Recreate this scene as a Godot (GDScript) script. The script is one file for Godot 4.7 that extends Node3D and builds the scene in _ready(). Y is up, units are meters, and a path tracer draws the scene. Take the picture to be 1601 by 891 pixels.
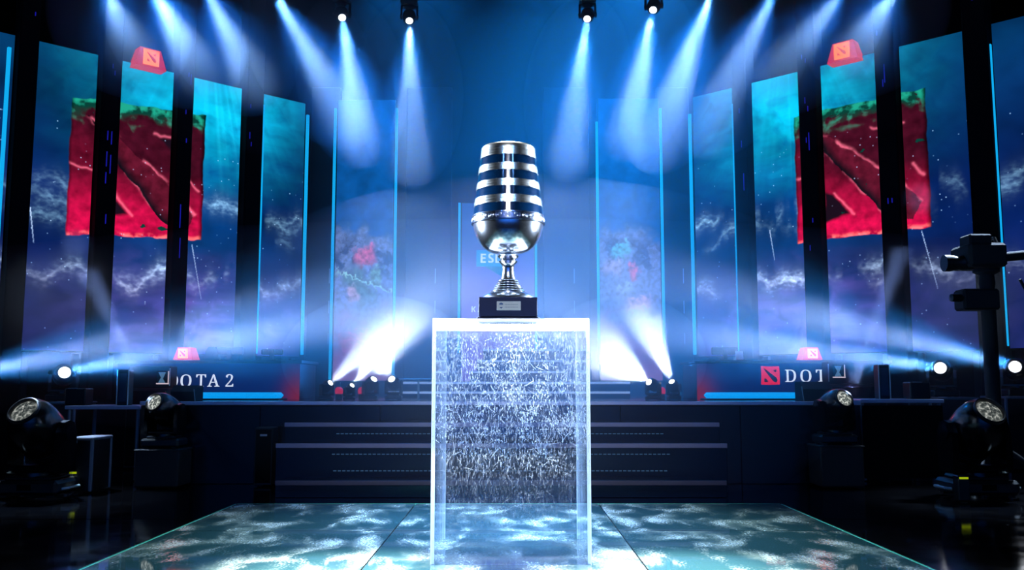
extends Node3D
# An esports stage: a silver trophy on a scratched acrylic case, video walls, haze and moving-head beams.

const F := 1450.0        # focal length in pixels of the 1601 x 891 frame
const EYE := 0.66        # camera height
const PITCH := 6.316     # degrees upwards
var rng := RandomNumberGenerator.new()
var taken := {}
var M := {}

# ---------------------------------------------------------------- naming and tagging
func numbered(called: String) -> String:
	if not taken.has(called):
		taken[called] = 0
		return called
	taken[called] += 1
	return "%s_%03d" % [called, taken[called]]

func tag(o: Node, label := "", category := "", group := "", kind := "") -> Node:
	if label: o.set_meta("label", label)
	if category: o.set_meta("category", category)
	if group: o.set_meta("group", group)
	if kind: o.set_meta("kind", kind)
	return o

func thing(called: String, label: String, category: String, where := Vector3.ZERO, group := "") -> Node3D:
	var o := Node3D.new()
	o.name = numbered(called)
	add_child(o)
	o.position = where
	tag(o, label, category, group)
	return o

func part(called: String, mesh: Mesh, m: Material, parent: Node = self, xf := Transform3D()) -> MeshInstance3D:
	var o := MeshInstance3D.new()
	o.name = numbered(called) if parent == self else called
	o.mesh = mesh
	if m: o.material_override = m
	parent.add_child(o, true)
	o.transform = xf
	o.cast_shadow = GeometryInstance3D.SHADOW_CASTING_SETTING_ON
	return o

func struct(called: String, mesh: Mesh, m: Material, xf := Transform3D()) -> MeshInstance3D:
	var o := part(called, mesh, m, self, xf)
	o.set_meta("kind", "structure")
	return o

func T(p: Vector3, b := Basis()) -> Transform3D:
	return Transform3D(b, p)

func along(d: Vector3) -> Basis:      # a basis whose y axis points along d
	var y := d.normalized()
	var x := y.cross(Vector3.BACK)
	if x.length() < 0.05: x = y.cross(Vector3.RIGHT)
	x = x.normalized()
	return Basis(x, y, x.cross(y).normalized())

# a point of the place, worked out from where it stands in the photograph and how far off it is
func at(px: float, py: float, depth: float) -> Vector3:
	var th := deg_to_rad(PITCH)
	var cx := (px - 800.5) / F
	var cy := (445.5 - py) / F
	var t := depth / (cos(th) - cy * sin(th))
	return Vector3(cx * t, EYE + t * (cy * cos(th) + sin(th)), -depth)

# ---------------------------------------------------------------- shapes
func tri(st: SurfaceTool, a: Vector3, b: Vector3, c: Vector3, n: Vector3) -> void:
	# clockwise seen from the side that n points to
	if (b - a).cross(c - a).dot(n) > 0.0:
		var k := b
		b = c
		c = k
	for v in [a, b, c]:
		st.set_normal(n)
		st.set_uv(Vector2.ZERO)
		st.add_vertex(v)

func add_box(st: SurfaceTool, p: Vector3, s: Vector3, b := Basis(), ch := 0.0) -> void:
	# a chamfered box about p
	var h := s * 0.5
	var c := minf(ch, minf(h.x, minf(h.y, h.z)) * 0.9)
	var axes := [Vector3.RIGHT, Vector3.UP, Vector3.BACK]
	for i in 3:
		for sg in [-1.0, 1.0]:
			var n: Vector3 = axes[i] * sg
			var u: Vector3 = axes[(i + 1) % 3]
			var v: Vector3 = axes[(i + 2) % 3]
			var hu := h[(i + 1) % 3] - c
			var hv := h[(i + 2) % 3] - c
			var o: Vector3 = n * h[i]
			var q := [o - u * hu - v * hv, o + u * hu - v * hv, o + u * hu + v * hv, o - u * hu + v * hv]
			var nn: Vector3 = (b * n).normalized()
			tri(st, p + b * q[0], p + b * q[1], p + b * q[2], nn)
			tri(st, p + b * q[0], p + b * q[2], p + b * q[3], nn)
	if c <= 0.0: return
	for i in 3:
		var j := (i + 1) % 3
		var k := (i + 2) % 3
		for si in [-1.0, 1.0]:
			for sj in [-1.0, 1.0]:
				var ni: Vector3 = axes[i] * si
				var nj: Vector3 = axes[j] * sj
				var a1: Vector3 = ni * h[i] + nj * (h[j] - c)
				var a2: Vector3 = ni * (h[i] - c) + nj * h[j]
				var e: Vector3 = axes[k] * (h[k] - c)
				var nn: Vector3 = (b * (ni + nj)).normalized()
				tri(st, p + b * (a1 - e), p + b * (a2 - e), p + b * (a2 + e), nn)
				tri(st, p + b * (a1 - e), p + b * (a2 + e), p + b * (a1 + e), nn)
	for sx in [-1.0, 1.0]:
		for sy in [-1.0, 1.0]:
			for sz in [-1.0, 1.0]:
				var sg := Vector3(sx, sy, sz)
				var d := h - Vector3(c, c, c)
				tri(st, p + b * (Vector3(h.x, d.y, d.z) * sg), p + b * (Vector3(d.x, h.y, d.z) * sg), p + b * (Vector3(d.x, d.y, h.z) * sg), (b * sg).normalized())

func tool() -> SurfaceTool:
	var st := SurfaceTool.new()
	st.begin(Mesh.PRIMITIVE_TRIANGLES)
	return st

func box(s: Vector3, ch := 0.004) -> ArrayMesh:
	var st := tool()
	add_box(st, Vector3.ZERO, s, Basis(), ch)
	return st.commit()

# profile: (radius, height) from bottom to top
func add_lathe(st: SurfaceTool, prof: Array, seg := 32, xf := Transform3D(), crease := 35.0) -> void:
	var n := prof.size()
	var sn := []
	for i in n - 1:
		var d: Vector2 = prof[i + 1] - prof[i]
		sn.append(Vector2(d.y, -d.x).normalized())
	for i in n - 1:
		var na: Vector2 = sn[i]
		var nb: Vector2 = sn[i]
		if i > 0 and absf(rad_to_deg(sn[i].angle_to(sn[i - 1]))) < crease: na = (sn[i] + sn[i - 1]).normalized()
		if i < n - 2 and absf(rad_to_deg(sn[i].angle_to(sn[i + 1]))) < crease: nb = (sn[i] + sn[i + 1]).normalized()
		var p: Vector2 = prof[i]
		var q: Vector2 = prof[i + 1]
		for k in seg:
			var a0 := TAU * k / seg
			var a1 := TAU * (k + 1) / seg
			var c0 := Vector3(cos(a0), 0, sin(a0))
			var c1 := Vector3(cos(a1), 0, sin(a1))
			var vs := [c0 * p.x + Vector3.UP * p.y, c1 * p.x + Vector3.UP * p.y, c1 * q.x + Vector3.UP * q.y, c0 * q.x + Vector3.UP * q.y]
			var ns := [c0 * na.x + Vector3.UP * na.y, c1 * na.x + Vector3.UP * na.y, c1 * nb.x + Vector3.UP * nb.y, c0 * nb.x + Vector3.UP * nb.y]
			var us := [Vector2(float(k) / seg, 0), Vector2(float(k + 1) / seg, 0), Vector2(float(k + 1) / seg, 1), Vector2(float(k) / seg, 1)]
			var order := [0, 1, 2, 0, 2, 3]
			if p.x < 1e-6: order = [0, 2, 3]
			elif q.x < 1e-6: order = [0, 1, 2]
			for m in order:
				st.set_normal((xf.basis * ns[m]).normalized())
				st.set_uv(us[m])
				st.add_vertex(xf * vs[m])

func lathe(prof: Array, seg := 32, crease := 35.0) -> ArrayMesh:
	var st := tool()
	add_lathe(st, prof, seg, Transform3D(), crease)
	return st.commit()

func add_tube(st: SurfaceTool, pts: Array, r: float, seg := 8) -> void:
	for i in pts.size() - 1:
		var a: Vector3 = pts[i]
		var b: Vector3 = pts[i + 1]
		var l := (b - a).length()
		add_lathe(st, [Vector2(0, -r * 0.3), Vector2(r, 0), Vector2(r, l), Vector2(0, l + r * 0.3)], seg, Transform3D(along(b - a), a))

func tube(pts: Array, r: float, seg := 8) -> ArrayMesh:
	var st := tool()
	add_tube(st, pts, r, seg)
	return st.commit()

# a polygon in the xy plane, drawn out along z from z0 to z1
func add_prism(st: SurfaceTool, poly: PackedVector2Array, z0: float, z1: float) -> void:
	var ix := Geometry2D.triangulate_polygon(poly)
	for i in range(0, ix.size(), 3):
		var a := poly[ix[i]]
		var b := poly[ix[i + 1]]
		var c := poly[ix[i + 2]]
		tri(st, Vector3(a.x, a.y, z1), Vector3(b.x, b.y, z1), Vector3(c.x, c.y, z1), Vector3.BACK)
		tri(st, Vector3(a.x, a.y, z0), Vector3(b.x, b.y, z0), Vector3(c.x, c.y, z0), Vector3.FORWARD)
	var sgn := -1.0 if Geometry2D.is_polygon_clockwise(poly) else 1.0
	for i in poly.size():
		var a := poly[i]
		var b := poly[(i + 1) % poly.size()]
		var d := (b - a).normalized()
		var n := Vector3(d.y, -d.x, 0) * sgn
		tri(st, Vector3(a.x, a.y, z0), Vector3(b.x, b.y, z0), Vector3(b.x, b.y, z1), n)
		tri(st, Vector3(a.x, a.y, z0), Vector3(b.x, b.y, z1), Vector3(a.x, a.y, z1), n)

func prism(pts: Array, z0: float, z1: float) -> ArrayMesh:
	var st := tool()
	add_prism(st, PackedVector2Array(pts), z0, z1)
	return st.commit()

# one upright rectangle facing +z with its own part (u0..u1) of a picture
func face(w: float, h: float, u0 := 0.0, u1 := 1.0, v0 := 0.0, v1 := 1.0) -> ArrayMesh:
	var st := tool()
	var c := [Vector3(-w / 2, h / 2, 0), Vector3(w / 2, h / 2, 0), Vector3(w / 2, -h / 2, 0), Vector3(-w / 2, -h / 2, 0)]
	var u := [Vector2(u0, v0), Vector2(u1, v0), Vector2(u1, v1), Vector2(u0, v1)]
	for i in [0, 1, 2, 0, 2, 3]:
		st.set_normal(Vector3.BACK)
		st.set_uv(u[i])
		st.add_vertex(c[i])
	return st.commit()

# ---------------------------------------------------------------- materials
func mat(c: Color, rough := 0.6, metal := 0.0, spec := 0.5) -> StandardMaterial3D:
	var m := StandardMaterial3D.new()
	m.albedo_color = c
	m.roughness = rough
	m.metallic = metal
	m.metallic_specular = spec
	return m

func glow(c: Color, k := 1.0) -> StandardMaterial3D:
	var m := mat(Color(0.02, 0.02, 0.02), 0.5)
	m.emission_enabled = true
	m.emission = c
	m.emission_energy_multiplier = k
	return m

func screen_mat(t: Texture2D, k := 1.0) -> StandardMaterial3D:
	var m := mat(Color(0.01, 0.01, 0.012), 0.6, 0.0, 0.2)
	m.emission_enabled = true
	m.emission = Color.BLACK
	m.emission_texture = t
	m.emission_energy_multiplier = k
	m.texture_repeat = false
	return m

func noise(sd: int, freq: float, oct := 4, kind := FastNoiseLite.TYPE_SIMPLEX_SMOOTH) -> FastNoiseLite:
	var n := FastNoiseLite.new()
	n.seed = sd
	n.frequency = freq
	n.noise_type = kind
	n.fractal_type = FastNoiseLite.FRACTAL_FBM
	n.fractal_octaves = oct
	return n

func grain(sd: int, freq: float, c0: Color, c1: Color, lo := 0.3, hi := 0.7, oct := 4) -> NoiseTexture2D:
	var t := NoiseTexture2D.new()
	t.width = 256
	t.height = 256
	t.seamless = true
	t.noise = noise(sd, freq, oct)
	var g := Gradient.new()
	g.offsets = PackedFloat32Array([lo, hi])
	g.colors = PackedColorArray([c0, c1])
	t.color_ramp = g
	return t

func spot(p: Vector3, d: Vector3, energy: float, angle: float, c: Color, size := 0.04, soft := 0.8) -> SpotLight3D:
	var s := SpotLight3D.new()
	s.name = numbered("spot_light")
	add_child(s)
	s.position = p
	s.basis = Basis.looking_at(d.normalized(), Vector3.UP if absf(d.normalized().y) < 0.98 else Vector3.RIGHT)
	s.spot_angle = angle
	s.spot_angle_attenuation = soft
	s.spot_range = 40.0
	s.spot_attenuation = 2.0
	s.light_energy = energy
	s.light_color = c
	s.light_size = size
	s.shadow_enabled = true
	return s

func area(p: Vector3, b: Basis, size: Vector2, energy: float, c: Color) -> void:
	var a := AreaLight3D.new()
	a.name = numbered("screen_light")
	add_child(a)
	a.transform = Transform3D(b, p)
	a.area_size = size
	a.light_energy = energy
	a.light_color = c
	a.area_range = 30.0
	a.area_attenuation = 2.0
	a.shadow_enabled = true

func haze(called: String, p: Vector3, size: Vector3, dens: float, c := Color(1, 1, 1), b := Basis()) -> void:
	var f := FogVolume.new()
	f.name = numbered(called)
	f.shape = RenderingServer.FOG_VOLUME_SHAPE_ELLIPSOID
	f.size = size
	var m := FogMaterial.new()
	m.density = dens
	m.albedo = c
	f.material = m
	f.set_meta("kind", "stuff")
	add_child(f)
	f.transform = Transform3D(b, p)

func smooth(a: float, b: float, x: float) -> float:
	return smoothstep(a, b, x)

# ---------------------------------------------------------------- pictures for the video walls
func seg_dist(p: Vector2, a: Vector2, b: Vector2) -> float:
	var ab := b - a
	var t := clampf((p - a).dot(ab) / maxf(ab.length_squared(), 1e-9), 0.0, 1.0)
	return (p - a - ab * t).length()

func poly_dist(p: Vector2, poly: PackedVector2Array) -> float:
	var d := 1e9
	for i in poly.size(): d = minf(d, seg_dist(p, poly[i], poly[(i + 1) % poly.size()]))
	return -d if Geometry2D.is_point_in_polygon(p, poly) else d

# The ocean picture with the red stone emblem; x0 metres is where the picture begins, seen from the emblem's centre.
func wall_picture(x0: float, x1: float, glow_x: float, seed_n: int) -> ImageTexture:
	var w := int((x1 - x0) * 160.0)
	var h := 510
	var im := Image.create(w, h, false, Image.FORMAT_RGB8)
	var n1 := noise(seed_n, 0.8, 4)
	var n2 := noise(seed_n + 1, 2.4, 4)
	var n3 := noise(seed_n + 2, 7.0, 4)
	var rock := noise(seed_n + 3, 3.0, 4)
	var bar := PackedVector2Array([Vector2(0.10, 0.12), Vector2(0.33, 0.26), Vector2(0.75, 0.59), Vector2(0.94, 0.80), Vector2(0.88, 0.94), Vector2(0.70, 0.89), Vector2(0.33, 0.45)])
	var upper := [Vector2(0.10, 0.12), Vector2(0.33, 0.26), Vector2(0.75, 0.59), Vector2(0.94, 0.80)]
	var lower := [Vector2(0.10, 0.12), Vector2(0.33, 0.45), Vector2(0.70, 0.89)]
	var chip1 := PackedVector2Array([Vector2(0.60, 0.20), Vector2(0.85, 0.22), Vector2(0.83, 0.46)])
	var chip2 := PackedVector2Array([Vector2(0.20, 0.62), Vector2(0.30, 0.66), Vector2(0.45, 0.84), Vector2(0.20, 0.90)])
	var strands := [[-0.30, 0.8], [-0.40, 1.1], [-0.56, 0.5], [-1.10, 1.1], [-1.18, 0.8]]
	for j in h:
		var y := 4.2 - 3.2 * (j + 0.5) / h - 2.99        # metres above the emblem's centre
		for i in w:
			var x := x0 + (x1 - x0) * (i + 0.5) / w
			var a := n1.get_noise_2d(x, y * 1.3)
			var b := n2.get_noise_2d(x + a * 0.5, y * 1.8)
			var f := n3.get_noise_2d(x * 0.8 + b * 0.6, y * 2.2)
			var gx := x - glow_x
			var top := clampf((y + 0.25) / 1.35, 0.0, 1.0)
			var near := exp(-gx * gx / 0.9)
			# water: navy away from the light, turquoise under it
			var c := Color(0.0015, 0.011, 0.085).lerp(Color(0.001, 0.10, 0.38), near * (0.35 + 0.75 * top))
			c = c.lerp(Color(0.001, 0.030, 0.105), top * (1.0 - near) * 0.9)
			c = c.lerp(Color(0.002, 0.50, 0.74), clampf(near * top * (0.75 + 0.8 * b + 0.5 * top), 0, 1))
			c = c * (1.0 + 0.7 * a)
			var ang := atan2(gx, y - 2.4)
			c += Color(0.01, 0.30, 0.36) * maxf(0.0, n3.get_noise_2d(ang * 2.0, 3.7)) * top * near * 0.8
			# violet depths
			var low := clampf((-y - 0.75) / 0.9, 0.0, 1.0)
			c = c.lerp(Color(0.085, 0.070, 0.36) * (1.0 + 0.8 * b), low * (0.10 + 0.80 * near))
			c += Color(0.16, 0.07, 0.22) * maxf(0.0, a + 0.5 * b) * low * near
			# strands of foam
			for q in strands:
				var d: float = y - q[0] - 0.20 * n1.get_noise_2d(x * 1.5 + q[0] * 20.0, q[0] * 9.0) - 0.07 * n2.get_noise_2d(x * 1.3 + q[0] * 9.0, q[0])
				if absf(d) > 0.25: continue
				var st: float = q[1] * clampf(0.28 + 1.9 * n2.get_noise_2d(x * 0.5 + q[0] * 30.0, q[0] * 5.0), 0.0, 1.3) * (0.45 + 0.75 * near)
				var fl := clampf(0.75 + 1.1 * n3.get_noise_2d(x * 1.6, y * 2.6), 0.0, 1.5)
				var k := exp(-d * d / 0.0005) * 0.40 + exp(-d * d / 0.006) * 0.34 * fl * fl + exp(-d * d / 0.02) * 0.07
				c += Color(0.34, 0.68, 0.95).lerp(Color(0.75, 0.66, 0.95), low) * k * st
			# the emblem: a weathered red stone block with a slanting groove and two chips
			var p := Vector2((x + 0.70) / 1.42, (0.70 + 0.035 * x + 0.05 * rock.get_noise_2d(x * 0.45, 9.0) - y) / 1.42)
			p += Vector2(rock.get_noise_2d(y * 0.8, 5.0), rock.get_noise_2d(x * 0.8, 1.0)) * 0.014
			if p.x > -0.02 and p.x < 1.02 and p.y > -0.02 and p.y < 1.02:
				var edge := minf(minf(p.x + 0.01, 1.01 - p.x), minf(p.y + 0.01, 1.01 - p.y))
				if edge > 0.0:
					var q := p + Vector2(rock.get_noise_2d(x * 0.8, y * 0.8), rock.get_noise_2d(x * 0.8 + 7.0, y * 0.8)) * 0.022
					var r := rock.get_noise_2d(x * 2.2, y * 2.2)
					var below: float = q.y - (0.10 + 1.02 * q.x)          # how far under the groove's line
					var lit := clampf(smooth(0.45, 1.0, p.y) * 0.95 + 0.12 * smooth(-0.05, 0.2, below), 0, 1)
					var s := Color(0.050, 0.003, 0.012).lerp(Color(0.60, 0.004, 0.062), lit) * (1.0 + 0.5 * r + 0.4 * b)
					var db := poly_dist(q, bar)
					var dl := minf(seg_dist(q, lower[0], lower[1]), seg_dist(q, lower[1], lower[2]))
					var du := minf(minf(seg_dist(q, upper[0], upper[1]), seg_dist(q, upper[1], upper[2])), seg_dist(q, upper[2], upper[3]))
					if db < 0.0:
						s = Color(0.10, 0.006, 0.020).lerp(Color(0.004, 0.004, 0.008), 1.0 - smooth(0.0, 0.085, dl)) * (1.0 + 0.6 * r)
					var dc := minf(poly_dist(q, chip1), poly_dist(q, chip2))
					if dc < 0.0: s = s.lerp(Color(0.010, 0.004, 0.010), smooth(0.0, 0.03, -dc))
					# pale highlights drawn into the picture along the upper lips
					var glint := clampf(0.35 + 2.2 * n2.get_noise_2d(x * 1.1, y * 1.1), 0.0, 1.0)
					var pink := Color(0.70, 0.12, 0.20)
					s += pink * exp(-du * du / 0.00012) * glint * (1.0 if db > -0.01 else 0.3)
					s += pink * exp(-dl * dl / 0.00006) * glint * 0.7 * (1.0 if db > -0.005 else 0.0)
					s += pink * (exp(-pow(seg_dist(q, chip2[1], chip2[2]), 2) / 0.00010) + exp(-pow(seg_dist(q, chip1[0], chip1[1]), 2) / 0.0001)) * 0.75
					s += pink * (exp(-pow(seg_dist(q, Vector2(-0.05, 0.47), Vector2(0.16, 0.53)), 2) / 0.0001) + exp(-pow(seg_dist(q, Vector2(0.90, 0.52), Vector2(0.97, 0.62)), 2) / 0.0001)) * 0.8
					# moss along the upper edge, heat along the lower
					var moss := 1.0 - smooth(0.05, 0.14 + 0.14 * b + 0.05 * n2.get_noise_2d(x * 2.0, 1.0), p.y)
					s = s.lerp(Color(0.002, 0.045, 0.032) + Color(0.01, 0.30, 0.20) * clampf(0.15 + 1.6 * r + 1.2 * b + 0.6 * (1.0 - smooth(0.0, 0.06, p.y)), 0, 1), clampf(moss, 0, 1))
					s += Color(0.75, 0.20, 0.14) * (1.0 - smooth(0.0, 0.035, 1.0 - p.y)) * clampf(0.5 + 1.6 * r, 0, 1)
					s *= lerpf(0.12, 1.0, smooth(0.0, 0.045, 1.01 - p.x)) * lerpf(0.3, 1.0, smooth(0.0, 0.03, p.x + 0.01))
					c = c.lerp(s, smooth(0.0, 0.010, edge))
			im.set_pixel(i, j, Color(clampf(c.r, 0, 1), clampf(c.g, 0, 1), clampf(c.b, 0, 1)).linear_to_srgb())
	# sparks in the water
	rng.seed = seed_n * 31
	for k in 260:
		var sx := rng.randi_range(3, w - 4)
		var sy := rng.randi_range(int(h * 0.25), h - 4)
		var br := rng.randf_range(0.15, 0.8)
		var old := im.get_pixel(sx, sy)
		if old.r > 0.45 and old.b < 0.35: continue
		for o in [Vector2i(0, 0), Vector2i(1, 0), Vector2i(0, 1), Vector2i(1, 1)]:
			im.set_pixel(sx + o.x, sy + o.y, im.get_pixel(sx + o.x, sy + o.y).lerp(Color(0.7, 0.85, 1.0), br))
	# falling streaks
	for st in [[0.62, -0.75, 0.75, -1.35], [1.25, 0.2, 1.28, -0.5], [-1.05, -0.55, -1.0, -0.9]]:
		for k in 160:
			var t := k / 159.0
			var fx := int((lerpf(st[0], st[2], t) - x0) / (x1 - x0) * w)
			var fy := int((1.21 - lerpf(st[1], st[3], t)) / 3.2 * h)
			if fx > 1 and fx < w - 2 and fy > 1 and fy < h - 2:
				var k2: float = (1.0 - t * 0.6) * rng.randf_range(0.3, 0.8)
				for o in 2: im.set_pixel(fx + o, fy, im.get_pixel(fx + o, fy).lerp(Color(0.75, 0.85, 1.0), k2))
	return ImageTexture.create_from_image(im)

# Banner pictures beside the centre: hazy blue sky over hills, with plain patches of colour.
func banner_picture(seed_n: int, patches: Array, w := 128, h := 576) -> ImageTexture:
	var im := Image.create(w, h, false, Image.FORMAT_RGB8)
	var n1 := noise(seed_n, 3.0, 5)
	var n2 := noise(seed_n + 1, 9.0, 4)
	for j in h:
		var v := (j + 0.5) / h
		for i in w:
			var u := (i + 0.5) / w
			var a := n1.get_noise_2d(u, v * 4.5)
			var b := n2.get_noise_2d(u, v * 4.5)
			var c := Color(0.001, 0.095, 0.36).lerp(Color(0.002, 0.085, 0.33), smooth(0.0, 0.35, v))
			c = c * (1.0 + 0.5 * a)
			var hill := 0.46 + 0.05 * a + 0.06 * absf(u - 0.3)
			c = c.lerp(Color(0.13, 0.19, 0.42) * (1.0 + 0.7 * b), smooth(hill - 0.02, hill + 0.03, v))
			c = c.lerp(Color(0.035, 0.06, 0.17) * (1.0 + 0.9 * b), smooth(0.1, 0.25, a + 0.2 * b + 0.12) * smooth(hill, hill + 0.05, v) * (1.0 - smooth(0.6, 0.66, v)))
			c = c.lerp(Color(0.30, 0.13, 0.34), smooth(0.72, 0.95, v + 0.15 * a) * 0.85)
			for p in patches:
				var q := Vector2(u - p[0], (v - p[1]) * 4.5)
				q = q.rotated(p[4])
				q += Vector2(a, b) * 0.10
				var d := maxf(absf(q.x) / p[2], absf(q.y) / p[3])
				c = c.lerp(p[5] * (1.0 + 0.9 * b), (1.0 - smooth(0.45, 1.15, d)) * 0.85)
			im.set_pixel(i, j, Color(clampf(c.r, 0, 1), clampf(c.g, 0, 1), clampf(c.b, 0, 1)).linear_to_srgb())
	return ImageTexture.create_from_image(im)

func scratch_texture(seed_n: int, base: float, count: int, fade_low: float) -> ImageTexture:
	var s := 512
	var f := PackedFloat32Array()
	f.resize(s * s)
	var n1 := noise(seed_n, 0.011, 5)
	var n2 := noise(seed_n + 1, 0.16, 3)
	for j in s:
		var k := lerpf(1.0, fade_low, smooth(0.42, 0.72, float(j) / s))
		for i in s:
			var cloud := clampf(n1.get_noise_2d(i, j * 0.8) + 0.15, 0, 1)
			var fine := clampf(n2.get_noise_2d(i * 1.0, j * 0.55) * 1.6, 0, 1)
			f[j * s + i] = (base + (0.03 * cloud) * k + 2.2 * maxf(0.0, fine - 0.40) * (0.05 + 1.8 * cloud)) * k
	rng.seed = seed_n
	for q in count:
		var x := rng.randf() * s
		var y := rng.randf() * s
		var steep := rng.randf() < 0.75
		var ang := rng.randfn(PI / 2, 0.28) if steep else rng.randf() * TAU
		var bend := rng.randfn(0.0, 0.006)
		var l := int(rng.randf_range(2, 14) if steep else rng.randf_range(3, 34))
		var k := 0.10 + 0.85 * pow(rng.randf(), 1.6)
		for t in l:
			x += cos(ang)
			y += sin(ang)
			ang += bend
			var xi := int(x)
			var yi := int(y)
			if xi < 0 or yi < 0 or xi >= s or yi >= s: break
			f[yi * s + xi] += k * lerpf(1.0, fade_low, smooth(0.42, 0.72, y / s))
	for q in count / 3:                                   # nicks
		var x := rng.randi_range(1, s - 3)
		var y := rng.randi_range(1, s - 3)
		var k := rng.randf_range(0.2, 0.9) * lerpf(1.0, fade_low, smooth(0.42, 0.72, float(y) / s))
		f[y * s + x] += k
		f[y * s + x + 1] += k * 0.6
		f[(y + 1) * s + x] += k * 0.6
	var im := Image.create(s, s, false, Image.FORMAT_RGBA8)
	for j in s:
		for i in s: im.set_pixel(i, j, Color(1, 1, 1, clampf(f[j * s + i], 0.0, 0.95)))
	return ImageTexture.create_from_image(im)

# dirt and drag marks on the glass floor: colour in rgb, roughness in alpha
func dirt_texture(seed_n: int) -> Array:
	var s := 448
	var im := Image.create(s, s, false, Image.FORMAT_RGB8)
	var ro := Image.create(s, s, false, Image.FORMAT_RGB8)
	var n1 := noise(seed_n, 0.005, 3)
	var n2 := noise(seed_n + 1, 0.010, 4)
	var n3 := noise(seed_n + 2, 0.16, 3)
	for j in s:
		for i in s:
			var a := n1.get_noise_2d(i * 1.0, j * 0.6)
			var b := n2.get_noise_2d(i * 1.1 + a * 30.0, j * 0.55 + a * 30.0)
			var c := n3.get_noise_2d(i * 1.2, j * 0.5)
			var m := smooth(-0.35, 0.55, a + 0.6 * b + 0.2 * c)
			var blot := smooth(-0.05, 0.95, b + 0.6 * a + 0.55 * c)
			var col := Color(0.014, 0.044, 0.054).lerp(Color(0.095, 0.145, 0.140), m * m)
			col = col.lerp(Color(0.34, 0.38, 0.34), blot * 0.55)
			im.set_pixel(i, j, col.linear_to_srgb())
			var r := clampf(0.03 + 0.03 * m + 0.30 * blot + 0.02 * c, 0.03, 0.8)
			ro.set_pixel(i, j, Color(r, r, r))
	return [ImageTexture.create_from_image(im), ImageTexture.create_from_image(ro)]

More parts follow.
